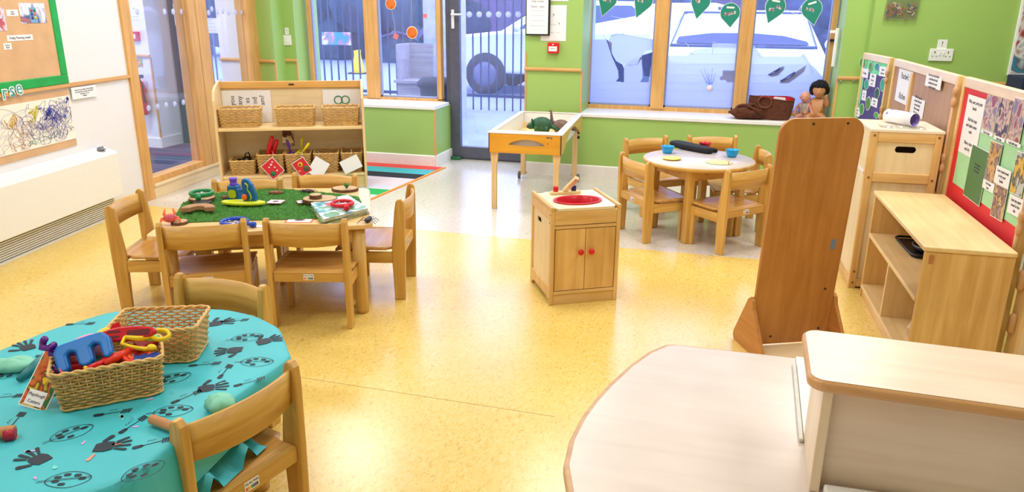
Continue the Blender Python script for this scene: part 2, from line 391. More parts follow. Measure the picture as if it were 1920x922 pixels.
graded([(1412,84),(1424,98),(1430,106),(1498,106),(1508,100),(1520,120),(1530,130),(1547,150),(1538,222),(1400,214)], L1)
m_leg = plain('film_leg', (66,84,168), .6, var=.15)
for pts in ([(1137,74),(1147,80),(1147,100),(1155,114),(1167,121),(1170,130),(1169,153),(1154,153),(1160,146),(1159,132),(1147,105)], [(1203,104),(1229,96),(1228,112),(1222,124),(1218,144),(1208,142),(1205,128)], [(1440,140),(1452,136),(1462,126),(1470,124),(1470,130),(1458,142),(1446,144)], [(1462,150),(1478,146),(1490,136),(1512,122),(1508,134),(1490,148),(1478,156),(1464,156)], [(1355,132),(1385,132),(1384,154),(1363,154),(1361,150),(1350,150),(1350,144),(1355,142)]):
    MB().prism([wpt(*q) for q in pts], YW+.0305, YW+.0315, 'y').build('film_print', m_leg, w2)  # dark patches put in for the dark view through clear cut-outs
mbo = MB()
for pts in ([(1137,74),(1127,60),(1129,56),(1134,57),(1148,68)], [(1155,64),(1160,57),(1166,56),(1169,60),(1169,66)], [(1148,66),(1165,63),(1190,68),(1229,76)], [(1146,30),(1165,34),(1195,36),(1210,34),(1222,32)],
            [(1284,79),(1290,84),(1293,98),(1300,102)], [(1336,100),(1336,80),(1339,78),(1341,80)], [(1414,94),(1420,96),(1426,106)], [(1452,106),(1462,102),(1478,99),(1505,97),(1515,93),(1530,92),(1538,97),(1541,106),(1541,112)], [(1508,100),(1522,103),(1536,108),(1541,112)],
            [(1500,96),(1508,108),(1518,122),(1524,138)], [(1475,18),(1485,24),(1494,26),(1503,10)], [(1258,20),(1268,28),(1274,22),(1284,20),(1292,6)]):
    mbo.tube(outline(pts), .0045, 6, flat=.4)
mbo.build('film_outline', m_out, w2)
# grass blades and sticker
gb = MB()
for a, b in (((1313,130),(1327,158)),((1320,126),(1330,158)),((1328,133),(1331,158)),((1336,126),(1333,158)),((1342,135),(1335,158)),((1440,140),(1462,128)),((1463,152),(1490,135))):
    pa = wpt(*a); pb = wpt(*b); wd = .004 if a[0] < 1400 else .014
    gb.tube([(pa[0],YW+.02,pa[1]),((pa[0]+pb[0])/2,YW+.02,(pa[1]+pb[1])/2),(pb[0],YW+.02,pb[1])], [wd*.5,wd,wd*1.3], 6, flat=.3)
gb.build('dark_cutouts', plain('cutout_blue', (40,60,140), .5), w2)  # dark strips stand in for the view through blade and leg cut-outs
p = wpt(1331,165); 
o = MB().lathe([(.026,0),(.026,.001)], 24, None, Matrix.Translation((p[0],YW+.02,p[1])) @ Matrix.Rotation(R_(90),4,'X')).build('sticker', plain('sticker_white', (238,225,232), .5)); tag(o, 'round white sticker on the frosted middle pane above the sill', 'sticker')

# ---- glazed oak screen between the room and the hall (window_3)
SA = Vector((-3.95,4.43)); SB = Vector((-4.101,6.15)); su = (SB-SA).normalized(); SRZ = math.degrees(math.atan2(su.y,su.x)); SL = (SB-SA).length
W3 = bpy.data.objects.new('window_3', None); COL.objects.link(W3); W3.location = (SA.x,SA.y,0); W3.rotation_euler = (0,0,R_(SRZ)); W3['kind'] = 'structure'; W3['label'] = 'oak framed glazed screen to the hall'
f = MB(); f.box(-.06,.03,-.02,.1,0,2.6); f.box(.70,.80,-.02,.1,.1,2.6); f.box(.806,.95,-.02,.1,.1,2.6); f.box(1.58,1.68,-.02,.1,.1,2.6); f.box(1.685,SL+.02,-.02,.1,0,2.6)
f.box(.03,.70,-.01,.09,.105,.15); f.box(.95,1.58,-.01,.09,.105,.15); f.box(.03,SL,-.02,.1,2.4,2.6)
f.build('window_frame', OAK('z'), W3, bevel=.003)
f = MB(); f.box(.03,SL,-.03,.1,.085,.105); f.box(.03,SL,-.02,.1,0,.085); f.build('kick_board', PALE('x'), W3, bevel=.003)
MB().box(.03,.70,.03,.036,.15,2.4).build('pane', GLI, W3); MB().box(.95,1.58,.03,.036,.15,2.4).build('pane', GLI, W3)
dots = MB()
def sl(px, py): p = pl(px,py,SA,SB); return (p.xy-SA).dot(su), p.z
for px, py in ((285,203),(302,200),(318,197),(334,195),(350,192),(247,22),(264,22),(315,22),(331,22),(347,22),(386,20),(397,24),(403,17),(413,22),(423,21),(434,24),(447,23),(459,23),(404,150),(420,152)):
    a, b = sl(px,py); dots.lathe([(.022,0),(.022,.001)], 16, None, Matrix.Translation((a,.028,b)) @ Matrix.Rotation(R_(90),4,'X'))
dots.build('manifestation_dots', frost_mat('dot_film', (225,228,245), .75), W3)

# ---- hall behind the screen
def hall_mat():
    m, t, b = nm('hall_carpet'); N = t.nodes; L = t.links
    tc = N.new('ShaderNodeTexCoord'); wv = N.new('ShaderNodeTexNoise'); mp = N.new('ShaderNodeMapping'); mp.inputs['Scale'].default_value = (.8,14,1); mp.inputs['Rotation'].default_value = (0,0,-.25)
    L.new(tc.outputs['Object'], mp.inputs[0]); L.new(mp.outputs[0], wv.inputs['Vector']); wv.inputs['Scale'].default_value = 1
    r = N.new('ShaderNodeValToRGB'); e = r.color_ramp.elements; r.color_ramp.interpolation = 'CONSTANT'; e[0].color = rgb(30,48,66); e[0].position = 0; e[1].position = .42; e[1].color = rgb(52,60,92)
    for p_, c_ in ((.5,(92,60,86)),(.56,(44,66,84)),(.62,(100,86,110))): q = e.new(p_); q.color = rgb(c_)
    L.new(wv.outputs['Fac'], r.inputs[0]); L.new(r.outputs[0], b.inputs['Base Color']); b.inputs['Roughness'].default_value = .9; return m
struct(MB().box(-8.5,-4.0,3.2,6.75,-.06,-.002).build('floor_hall', hall_mat()), 'dark striped carpet in the hall')
struct(MB().box(-8.5,-3.9,3.2,6.75,2.6,2.7).build('ceiling_hall', white))
struct(MB().box(-8.5,-3.9,3.0,3.2,0,2.6).build('wall_hall_south', m_wallw))
hf = MB(); hf.box(-8.5,-5.31,6.2,6.75,0,2.6); hf.box(-4.62,-4.36,6.40,6.75,0,2.6); hf.box(-4.45,-4.13,6.09,6.149,0,2.6); hf.box(-4.46,-4.431,6.149,6.4,0,2.6)
struct(hf.build('wall_hall_north', m_wallw))
skirt('baseboard_hall', [(-8.4,6.2),(-5.31,6.2)]); struct(MB().box(-5.31,-5.296,6.19,6.49,0,.1).build('baseboard_hall_return', white))
dado('trim_30', [(-8.4,6.2),(-5.31,6.2)], .88); dado('trim_31', [(-4.45,6.09),(-4.14,6.09)], .88); dado('trim_32', [(-4.62,6.40),(-4.36,6.40)], .88); bead('trim_33', -5.305, 6.197, .1, .87)

# door of the hall: dark frame, in the outer wall
HD = bpy.data.objects.new('door_2', None); COL.objects.link(HD); HD['kind'] = 'structure'; HD['label'] = 'dark framed glazed outer door in the hall'
f = MB(); f.box(-5.29,-5.11,6.5,6.58,0,2.4); f.box(-4.97,-4.90,6.5,6.58,0,2.4); f.box(-4.66,-4.62,6.5,6.58,0,2.4); f.box(-5.11,-4.62,6.5,6.58,0,.16); f.box(-5.11,-4.62,6.5,6.58,2.1,2.4)
f.build('frame', plain('dark_door', (48,60,78), .4), HD, bevel=.004); MB().box(-5.11,-4.97,6.53,6.54,.16,2.1).build('pane', GL, HD); MB().box(-4.90,-4.66,6.53,6.54,.16,2.1).build('pane', GL, HD)
MB().box(-5.20,-5.17,6.47,6.5,1.16,1.36).box(-5.20,-5.10,6.455,6.47,1.29,1.31).build('door_handle', plain('satin_white', (226,226,232), .3), HD)
struct(MB().box(-5.29,-4.1,6.45,6.75,2.4,2.6).build('trim_21', m_wallw))
area('hall_lamp', (-5.2,4.8,2.5), .6, .6, 32)

# ================================================================== OUTSIDE
m_grd = plain('tarmac', (150,160,190), .8, var=.1, scale=8, bump=.3)
struct(MB().box(-22,14,6.76,40,-.1,-.03).build('ground_outside', m_grd), 'grey play yard outside the windows')
FY = 10.2
fe = thing('railing_fence', 'tall dark vertical bar railing fence seen through the door and left window', 'fence', (0,FY,0))
m_fence = plain('fence_paint', (38,52,92), .5)
fx0, fx1 = -11.0, -1.9
MB().box(fx0,fx1,-.02,.02,.15,.19).box(fx0,fx1,-.02,.02,1.9,1.94).build('rail', m_fence, fe)
n = 80; bar = MB().box(-.009,.009,-.009,.009,-.03,2.1).build('bar', m_fence, fe, loc=(fx0,0,0))
for k in range(1, n):
    b_ = bar.copy(); COL.objects.link(b_); b_.location = (fx0+(fx1-fx0)*k/(n-1),0,0)
m_car = plain('car_white', (225,230,245), .25, var=.01); m_carg = plain('car_glass', (58,72,120), .12); m_tyre = plain('tyre', (34,36,48), .7); m_carw = plain('car_screen', (200,208,240), .15)  # m_carw: sky reflection put into the pale windscreen colour
def car(label, x, y, rz, mat=m_car, scr=m_carg, h=1.5, group=None, L=4.2):
    t = thing('car', label, 'car', (x,y,-.03), rz, group)
    sd = [(0,.35),(0,.75),(.12,.92),(1.05,1.02),(1.75,h-.04),(2.2,h),(3.2,h-.02),(3.95,1.02),(4.18,.9),(L,.35)]
    cs = MB(); n = len(sd); vs = []
    prof = [(-.86,0),(-.9,.35),(-.88,.7)]
    W = lambda z: .88 if z < 1.0 else .88-(z-1.0)*.42
    for sx in (-1,1):
        for a, z in sd: vs.append((a, sx*W(z), z))
    fs = [tuple(range(n)), tuple(range(n,2*n))[::-1]]+[(i,n+i,n+(i+1)%n,(i+1)%n) for i in range(n)]
    cs.add(vs, fs, None, None, False); cs.build('body', mat, t, bevel=.05, seg=3)
    def P(a, z, dy=0): return (a, dy, z)
    g = MB(); z0 = 1.06; z1 = h-.08
    g.add([(1.12,-W(z0)+.08,1.055+.01),(1.12,W(z0)-.08,1.055+.01),(1.72,W(z1)-.07,z1+.035),(1.72,-W(z1)+.07,z1+.035)], [(0,1,2,3)])
    g.add([(1.09,-W(z0)+.08,1.04),(1.09,W(z0)-.08,1.04),(1.70,W(z1)-.07,z1+.05),(1.70,-W(z1)+.07,z1+.05)], [(0,1,2,3)])
    g.build('windscreen', scr, t)
    for sx in (-1,1):
        g = MB(); off = .012
        for a0, a1, b0, b1 in ((1.35,2.25,1.85,2.25),(2.33,3.6,2.33,3.1)):
            g.add([(a0,sx*(W(z0)+off),z0),(a1,sx*(W(z0)+off),z0),(b1,sx*(W(z1)+off),z1),(b0,sx*(W(z1)+off),z1)], [(0,1,2,3)])
        g.build('side_window', m_carg, t)
        for a in (.8,3.35):
            wv = MB(); wv.lathe([(.2,-.1),(.32,-.1),(.34,-.06),(.34,.06),(.32,.1),(.2,.1)], 28, None, T(a,sx*.82,.34,rx=90)); wh = wv.build('wheel', m_tyre, t)
            MB().lathe([(.001,-.112),(.1,-.11),(.2,-.1),(.2,.1),(.1,.11),(.001,.112)], 16, None, T(a,sx*.82,.34,rx=90)).build('hub_cap', plain('hub', (90,96,130), .4), wh)
        MB().ball((.06,sx*.62,.72), .13, 12, sc=(.5,1.2,.7)).build('headlamp', plain('lamp_lens', (205,212,235), .15), t)
        MB().ball((1.35,sx*1.0,1.08), .1, 10, sc=(.6,1,.75)).build('wing_mirror', mat, t)
    MB().box(-.02,.02,-.26,.26,.42,.53).build('number_plate', plain('plate', (235,235,230), .5), t)
    MB().box(-.015,.02,-.5,.5,.6,.7).build('grille', m_tyre, t)
    return t
px_ = wy(868,120,12.2); px_.x -= .35
car('silver car standing side-on behind the railings outside the glazed door', px_.x, 12.9, 0, L=4.2)
pc = wy(1395,120,10.0)
cv_ = car('large white car facing the frosted window, its windscreen filling two panes', .14, 7.75, 90, scr=m_carw, h=1.44); cv_.scale = (.95,.95,.95)
MB().tube([(1.08,-.80,1.05),(1.08,.80,1.05),(1.70,.70,1.41),(1.70,-.70,1.41)], .018, 6, closed=True).build('windscreen_seal', m_carg, cv_)
ds = MB(); ds.add([(1.10,-.72,1.075),(1.10,.74,1.075),(1.22,.72,1.14),(1.30,.35,1.185),(1.31,-.1,1.19),(1.26,-.45,1.165),(1.17,-.70,1.11)], [(0,1,2,3,4,5,6)]); ds.build('dashboard', plain('dash', (34,52,130), .5), cv_)
pc = wy(1242,80,14.5)
car('white car parked further off behind the frosted pane beside the pier', pc.x, 15.0, 84, scr=m_carw)
# yard things behind the left window
p = fl(672,138,-.03); t = thing('floor_sign', 'yellow folding caution sign standing by the railings', 'sign', (p.x,p.y,-.03), 15)
MB().prism([(-.13,0),(.13,0),(.045,.42),(.05,.5),(-.05,.5),(-.045,.42)], -.07, -.055, 'y').build('leg', yellow, t, rot=(R_(8),0,0)); MB().prism([(-.13,0),(.13,0),(.045,.42),(.05,.5),(-.05,.5),(-.045,.42)], .055, .07, 'y').build('leg', yellow, t, rot=(R_(-8),0,0))
MB().box(-.2,.2,-.14,.14,-.0,.02).build('foot', black, t)
p = wy(812,178,8.2); t = thing('litter_bin', 'dark ribbed bin outside beside the pier of the left window', 'bin', (p.x,8.3,-.03))
MB().lathe([(.14,0),(.19,.5),(.2,.52)], 20).build('body', m_tyre, t); MB().lathe([(.215,.5),(.22,.55),(.17,.6),(.001,.61)], 20).build('lid', m_tyre, t)
p = wy(745,170,8.6); p2 = wy(793,170,8.6)
t = thing('outdoor_cabinet', 'grey weathered play cabinet standing in the yard behind the orange plates', 'cabinet', (p.x,8.6,-.03))
wd_ = p2.x-p.x; m_wth = wood('weathered', (150,140,150), (186,178,180), 'x', .7)
MB().box(0,wd_,0,.4,.0,.5).build('body', m_wth, t, .01); MB().box(-.03,wd_+.03,-.03,.43,.5,.53).build('top', m_wth, t); MB().box(0,wd_,.36,.4,.53,.95).build('back_panel', m_wth, t); MB().box(.0,.03,0,.4,.53,.95).build('side_panel', m_wth, t)
p = wy(795,100,9.3); p2 = wy(832,100,9.3); m_brick = plain('pale_brick', (190,190,215), .8, var=.15, scale=10)
struct(MB().box(p.x,p2.x+.2,9.3,9.6,-.05,3).build('pillar_outside', m_brick))
p = wy(600,60,FY-.1); p2 = wy(655,85,FY-.1)
o = MB().box(p.x,p2.x,-.0,.02,p2.z,p.z).build('fence_banner', photo('banner', [(90,110,190),(210,205,235),(230,235,250),(200,120,170),(40,150,150)], 4), loc=(0,FY-.06,0)); tag(o, 'bright flower banner tied along the railings', 'banner')
# far backdrop: hedge and houses
def hedge(label, x0, x1, y, h, seed, col):
    r = random.Random(seed); mb = MB()
    for k in range(60):
        x = r.uniform(x0,x1); z = r.uniform(0,h); mb.ball((x,y+r.uniform(-.5,.5),z), r.uniform(.4,.9), 10, sc=(1,1,.9))
    o = mb.build('hedge', plain('hedge_%d' % seed, col, .9, var=.5, scale=6)); o['kind'] = 'stuff'; tag(o, label, 'hedge'); return o
hedge('dark clipped evergreen hedge behind the railings', -16, -6, 19, 2.6, 1, (38,62,80))
hedge('grey green tree line behind the parked cars', -4.5, 10, 21.5, 3.0, 2, (52,66,100))
struct(MB().box(-18,14,26,27,-.05,2.6).build('building_far', plain('far_brick', (96,84,120), .8, var=.2, scale=3)))
p = wy(1085,74,16.5); p2 = wy(1149,74,16.5)
t = thing('storage_container', 'dark blue ribbed storage container far behind the leftmost frosted pane', 'container', (p.x,18.9,-.03))
mbx = MB().box(0,p2.x-p.x,0,1,0,2.4)
for k in range(12): mbx.box((p2.x-p.x)*k/12,(p2.x-p.x)*k/12+.05,-.04,0,.1,2.3)
mbx.build('body', plain('container_blue', (40,54,110), .6), t); MB().box(-.03,p2.x-p.x+.03,-.05,1.03,2.4,2.46).build('roof_edge', plain('container_edge', (150,160,200), .6), t)

# ================================================================== LEFT WALL THINGS
def on_left(name, label, cat, group=None): return thing(name, label, cat, (WA.x,WA.y,0), WRZ, group)
# radiator casing
t = on_left('radiator_cabinet', 'long white low level heater casing along the white wall', 'radiator')
m_rad = plain('casing', (240,238,232), .4, var=.01)
MB().prism([(-.001,.15),(-.10,.15),(-.10,.425),(-.094,.437),(-.001,.47)], -2.2, 1.0, 'x').build('body', m_rad, t, bevel=.003)
g = MB(); g.box(-2.2,1.0,-.035,-.001,.0,.012); g.box(-2.2,1.0,-.03,-.001,.135,.15); g.box(.985,1.0,-.035,-.001,0,.15); g.build('grille_frame', m_rad, t)
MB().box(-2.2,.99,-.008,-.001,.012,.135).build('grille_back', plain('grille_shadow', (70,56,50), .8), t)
for k in range(9): MB().box(-2.2,.985,-.03,-.014,.020+.0128*k,.0262+.0128*k).build('slat', m_rad, t)
o = MB().lathe([(.03,0),(.03,.006),(.019,.008),(.021,.02),(.018,.024),(.001,.025)], 20).build('thermostat_cap', plain('cap_grey', (120,124,136), .5)); 
P_ = fl(190,282,.455); o.location = (P_.x,P_.y,.455); o.rotation_euler=(0,R_(-16),0); tag(o, 'round grey plastic cap lying on top of the heater casing', 'cap')
# big notice board
t = on_left('display_board', 'big green bordered board covered in brown paper high on the white wall', 'notice board')
s0 = -1.6; s1 = .765; z0 = .893; z1 = 1.9
m_brown = plain('brown_paper', (214,172,128), .7, var=.08, scale=9, bump=.3); m_gb = plain('green_border', (20,165,70), .45, var=.12, scale=20, bump=.4)
MB().box(s0,s1-.05,-.012,-.001,z0+.05,z1).build('backing_paper', m_brown, t)
b = MB(); b.box(s0,s1,-.018,-.001,z0,z0+.052); b.box(s1-.056,s1,-.018,-.001,z0+.052,z1); b.box(s0,s1,-.018,-.001,z1,z1+.05); b.build('border', m_gb, t, bevel=.004)
def sheet(parent, x0, x1, z0, z1, y, mat=paper, name='sheet', tilt=0, th=.001):
    cx, cz = (x0+x1)/2, (z0+z1)/2
    o = MB().box(x0-cx,x1-cx,-th,0,z0-cz,z1-cz).build(name, mat, parent, loc=(cx,y,cz), rot=(0,R_(tilt),0)); return o
def note(label, x0, x1, z0, z1, cat='notice', y=-.002, lines=None, size=.018, frame='left', tilt=0, mat=paper, col=ink, name='paper_notice', group=None, base=None):
    if frame == 'left': loc, rz = (WA.x,WA.y,0), WRZ
    elif frame == 'back': loc, rz = (0,YB,0), 0
    elif frame == 'bigwall': loc, rz = (0,6.02,0), 0
    else: loc, rz = frame
    cx, cz = (x0+x1)/2, (z0+z1)/2
    M = Matrix.Translation(loc) @ Matrix.Rotation(R_(rz),4,'Z') @ Vector((cx,y,cz))
    t = bpy.data.objects.new(name, None); COL.objects.link(t); t.location = M; t.rotation_mode = 'XYZ'; t.rotation_euler = (0,0,R_(rz)); tag(t, label, cat, group)
    MB().box(x0-cx,x1-cx,-.001,0,z0-cz,z1-cz).build('sheet', mat, t, rot=(0,R_(tilt),0))
    if lines: text('\n'.join(lines), size, (0,-.0016,0), t, col, rot=(90,0,0))
    return t
note('photograph of a paint palette pinned on the brown board', .463,.666,1.245,1.353, 'photo', y=-.0125, mat=photo('ph1', [(130,70,70),(190,110,110),(70,100,150),(230,230,240)], 9), name='photograph')
pt = [o for o in bpy.data.objects if o.name.startswith('photograph')][-1]
pm = MB()
for k, c in enumerate(((220,60,40),(60,140,70),(40,80,170),(235,120,30),(40,60,130),(240,200,40))):
    MB().lathe([(.009,0),(.009,.001)], 14, None, T(-.012+.024*(k%2),-.003,.015-.02*(k//2),rx=90)).build('paint_spot', plain('spot%d' % k, c, .4), pt)
MB().box(-.028,.028,-.002,-.0011,-.052,.03).build('tray', plain('tray_blue', (120,170,215), .5), pt)
note('photograph cut by the left picture edge on the brown board', .22,.35,1.21,1.33, 'photo', y=-.0125, mat=photo('ph2', [(40,60,150),(200,90,90),(230,220,235),(60,120,190)], 12), name='photograph')
note('long typed label on the brown paper under the palette photograph', .335,.53,1.155,1.185, y=-.0125, lines=['Friday Painting week!'], size=.019, name='caption_label')
note('small typed caption label left of the palette photograph', .365,.45,1.285,1.318, y=-.0125, lines=['Paint','mixing'], size=.011, name='caption_label')
note('lowest small white caption label on the brown board', .30,.357,1.112,1.145, y=-.0125, lines=['Colours','shapes'], size=.011, name='caption_label')
# painting paper below
t = on_left('wall_painting', 'long child scribble painting on brown backing paper under the dado rail', 'painting')
MB().box(-1.0,.757,-.006,-.001,.517,.857).build('backing_paper', m_brown, t); MB().box(-1.0,.757,-.009,-.0061,.56,.822).build('sheet', plain('cream_paper', (243,238,224), .7, var=.02, scale=5), t)
def scrib(col, name, cx, cz, rx, rz, n, seed, r=.0012):
    q = random.Random(seed); pts = []; w1, w2_, w3 = q.uniform(.35,.6), q.uniform(.05,.09), q.uniform(.013,.03); p1, p2 = q.uniform(0,6), q.uniform(0,6)
    for k in range(n):
        k2 = k*.9; g = .45+.55*math.sin(k2*w2_*1.7+p1)
        x = cx+rx*(.55*math.sin(k2*w2_+p1)+.45*math.sin(k2*w3*2.1+p2))+rx*.28*g*math.cos(k2*w1)+q.gauss(0,.003)
        z = cz+rz*(.55*math.sin(k2*w3*3+p2)+.35*math.sin(k2*w2_*1.3+p2))+rz*.5*g*math.sin(k2*w1*1.05)+q.gauss(0,.003)
        if not (.568 < z < .815) or x > .748: z = min(.812,max(.57,z)); x = min(.745,x)
        pts.append((x,-.0098,z))
    MB().tube(pts, r, 4, flat=.5).build(name, plain(name+'%d' % seed, col, .7), t)
scrib((86,84,176), 'crayon_scribble', .55, .69, .19, .11, 620, 1, .0009); scrib((60,70,190), 'crayon_scribble', .60, .735, .12, .07, 420, 2, .0013)
scrib((40,60,170), 'crayon_scribble', .55, .735, .03, .03, 120, 3, .0022); scrib((50,50,180), 'crayon_scribble', .72, .79, .016, .022, 60, 4, .004)
scrib((225,215,50), 'crayon_scribble', .44, .755, .06, .045, 170, 5, .0022); scrib((236,196,90), 'crayon_scribble', .26, .73, .05, .04, 130, 6, .0025)
scrib((206,150,120), 'crayon_scribble', .3, .65, .14, .08, 320, 7, .0009); scrib((150,140,200), 'crayon_scribble', .34, .69, .26, .11, 420, 8, .0008); scrib((120,170,160), 'crayon_scribble', .45, .60, .16, .03, 120, 9); scrib((120,110,190), 'crayon_scribble', .60, .65, .15, .08, 420, 10, .0008)
note('white typed card under the dado rail right of the painting', .775,1.012,.79,.862, y=-.0125, lines=['Here we can explore mark making','and respond to moods, talk about','and listen to our','feelings.'], size=.0125, tilt=1)
# big letters
t = on_left('letter_cutouts', 'big teal cut-out letters r s e stuck at the corner of the green border', 'lettering')
for k, (ch, s, z) in enumerate((('r',.235,.89),('s',.29,.898),('e',.345,.905))):
    text(ch, .105, (s,-.0205,z), t, plain('letter_white', (245,245,248), .6), name='letter_backing', off=.006); text(ch, .105, (s,-.0215,z), t, plain('letter_teal', (60,160,160), .6), name='letter')
# hall fittings seen through the screen
def on_hall(name, label, cat, px, py): 
    p = wy(px,py,6.28); return p
def boxy(name, label, cat, x0, x1, y0, y1, z0, z1, mat, bev=.004, group=None):
    return tag(MB().box(x0,x1,y0,y1,z0,z1).build(name, mat, bevel=bev), label, cat, group)
# extinguisher
p = wy(263,175,6.12); t = thing('fire_extinguisher', 'red fire extinguisher hanging in the hall behind the glass', 'fire extinguisher', (p.x-.012,6.135,.33))
MB().lathe([(.001,0),(.048,.0),(.052,.015),(.052,.27),(.04,.31),(.018,.325),(.018,.35)], 20).build('cylinder', red, t); MB().box(-.015,.05,-.015,.015,.35,.38).build('valve', black, t); MB().tube([(.02,-.02,.35),(.062,-.03,.28),(.07,-.03,.12)], .008, 6).build('hose', black, t)
MB().box(-.005,.045,-.053,-.045,.08,.22).build('label_plate', paper, t); MB().box(-.02,.02,.045,.064,.2,.24).build('bracket', black, t)
p = wy(255,68,6.19); t = thing('alarm_point', 'small red fire alarm call point in the hall', 'alarm', (p.x,6.2,p.z)); MB().box(-.045,.04,-.04,0,-.042,.042).build('case', red, t, .005); MB().box(-.025,.02,-.043,-.04,-.02,.02).build('plate', paper, t)
p = wy(254,25,6.19); note('white notice pinned in the hall above the red call point', p.x-.12,p.x+.09,p.z-.16,p.z+.15, y=0, frame=((0,6.199,0),0), lines=['P','','______','______'], size=.03)
p = wy(258,118,6.19); note('small coloured safety chart in the hall above the extinguisher', p.x-.05,p.x+.05,p.z-.04,p.z+.04, y=0, frame=((0,6.199,0),0), mat=photo('chart', [(240,235,225),(200,60,50),(230,200,90),(90,150,90)], 30))
p = wy(400,48,6.5); note('white typed sheet on the hall door behind the middle oak post', p.x-.1,p.x+.08,p.z-.07,p.z+.07, y=0, frame=((0,6.49,0),0), lines=['_____','_______','______'], size=.03)

# ================================================================== BACK WALL THINGS
def switch(label, x, z, y, w=.09, h=.09, name='light_switch', cat='switch'):
    t = thing(name, label, cat, (x,y,z)); MB().box(-w/2,w/2,-.01,0,-h/2,h/2).build('plate', white, t, .003); return t
# switch on the reveal of window 1
zc = wy(568,75,6.42).z; t = thing('light_switch', 'white light switch on the green pier left of the window', 'switch', (xC-.08,6.33,zc)); 
MB().box(-.04,.04,-.01,0,-.045,.045).build('plate', white, t, .003); MB().box(-.012,.012,-.014,-.01,-.02,.02).build('rocker', white, t, .002)
note('small white warning sticker just above the pier light switch', xC-.10,xC-.06,zc+.05,zc+.11, frame=((0,6.33,0),0), lines=['!'], size=.04, name='sticker')
t = thing('alarm_point', 'red fire alarm call point on the green pier beside the door', 'alarm', (-1.359,YB,1.042))
MB().box(-.046,.046,-.04,0,-.042,.042).build('case', red, t, .006); MB().box(-.034,.034,-.0425,-.04,-.026,.012).build('plate', paper, t); text('•••', .03, (0,-.0435,-.006), t, ink); MB().ball((0,-.041,.026), .006, 8).build('lamp', white, t)
p = wy(988,0,YB-.03); p2 = wy(1028,64,YB-.03)
t = thing('clipboard', 'black clipboard with typed sheet hanging over the door edge', 'clipboard', (0,YB,0))
MB().box(p.x-.008,p2.x+.012,-.03,-.02,p2.z-.012,1.75).build('board', black, t, .003); MB().box(p.x,p2.x-.004,-.033,-.0302,p2.z,1.70).build('sheet', paper, t)
text('\n'.join(['Daily checks','','Doors   Gate','____________','','____________','','____________','','____________']), .02, ((p.x+p2.x)/2,-.0336,p2.z+.16), t)
note('white notice with small diagrams behind the clipboard', -1.47,-1.262,1.095,1.37, frame='back', lines=['P','','_____  x','','____  __'], size=.03)
note('upper white sheet above the diagram notice on the green pier', -1.42,-1.25,1.40,1.6, frame='back', lines=['____','____'], size=.03)
note('small round-cornered white label plate by the dolls on the reveal', -.03,.03,-.09,.09, y=0, frame=((.803,6.30,.67),-90), lines=['Draught','check'], size=.012, name='sticker')
# white window pole / handle on right reveal
t = thing('window_opener', 'long white window opener bar on the right hand reveal', 'window opener', (.785,6.30,0))
MB().box(-.02,.0,-.02,.02,.94,1.22).build('bar', white, t, .004); MB().box(-.06,-.02,-.01,.01,1.185,1.205).build('arm', white, t)
boxy('window_catch', 'small black window catch on the dark frame of the right pane', 'catch', .752,.79,6.47,6.5,1.115,1.135, black, .002)
for k, (px, py) in enumerate(((1576,152),(1601,151))):
    p = wy(px,py,YB-.01); t = thing('coat_hook', ('chrome coat hook on the narrow green pier, nearer the window','chrome coat hook on the narrow green pier, beside the leaf display')[k], 'hook', (p.x,YB,p.z))
    MB().box(-.008,.008,-.004,0,-.02,.02).build('plate', steel, t, .002); MB().tube([(0,-.004,0),(0,-.025,-.008),(0,-.03,.008)], .004, 8).build('prong', steel, t)
# double socket, sign, bag
p = wy(1744,92,6.02); p2 = wy(1784,114,6.02)
t = thing('double_socket', 'white double power socket on the big green wall', 'socket', ((p.x+p2.x)/2,6.02,(p.z+p2.z)/2))
MB().box(-.075,.075,-.012,0,-.042,.042).build('plate', white, t, .004)
for sx in (-1,1):
    h = MB(); h.box(sx*.042-.003,sx*.042+.003,-.013,-.012,.012,.024); h.box(sx*.042-.016,sx*.042-.009,-.013,-.012,-.012,-.007); h.box(sx*.042+.009,sx*.042+.016,-.013,-.012,-.012,-.007); h.build('pin_holes', black, t)
    MB().box(sx*.012-.006,sx*.012+.006,-.016,-.012,-.004,.02).build('rocker', white, t, .002)
note('small white warning sign standing on top of the double socket', (p.x+p2.x)/2-.034,(p.x+p2.x)/2+.028,p.z+.004,p.z+.066, frame='bigwall', lines=['!'], size=.05, name='warning_sign')
p = wy(1655,32,6.02); p2 = wy(1717,38,6.02)
t = thing('plastic_bag', 'clear plastic bag of wooden bits pinned on the big green wall', 'bag', ((p.x+p2.x)/2,6.02,p.z))
W_ = (p2.x-p.x)/2
MB().prism([(-W_,-.02),(W_,-.02),(W_+.012,.2),(-W_+.012,.2)], -.03, -.001, 'y').build('film', glass_mat('bag_film', .25, (.95,.95,.97)), t, .01)
q = random.Random(3)
for k in range(46):
    c = rgb(0,0,0); a = q.uniform(0,180); x = q.uniform(-W_+.02,W_-.02); z = q.uniform(0,.09)
    MB().box(-.014,.014,-.004,.004,-.004,.004, M=T(x,-.015+q.uniform(-.006,.006),z,ry=a)).build('wooden_bit', plain('bit%d' % (k%5), ((200,160,110),(170,110,90),(225,205,180),(60,80,140),(190,90,90))[k%5], .5), t)
t = thing('wall_poster', 'dark blue framed poster at the right edge of the green wall', 'poster', (0,6.02,0))
MB().box(1.86,2.6,-.02,-.001,.93,1.6).build('frame', white, t, .003); MB().box(1.875,2.58,-.023,-.0201,.95,1.58).build('print', photo('poster_blue', [(30,60,110),(20,160,200),(90,100,120),(230,235,240),(160,60,60)], 6), t)
boxy('storage_box', 'dark navy box standing behind the board at the right edge', 'box', 1.86,2.3,5.7,5.99,0,.94, plain('navy', (30,38,80), .6))

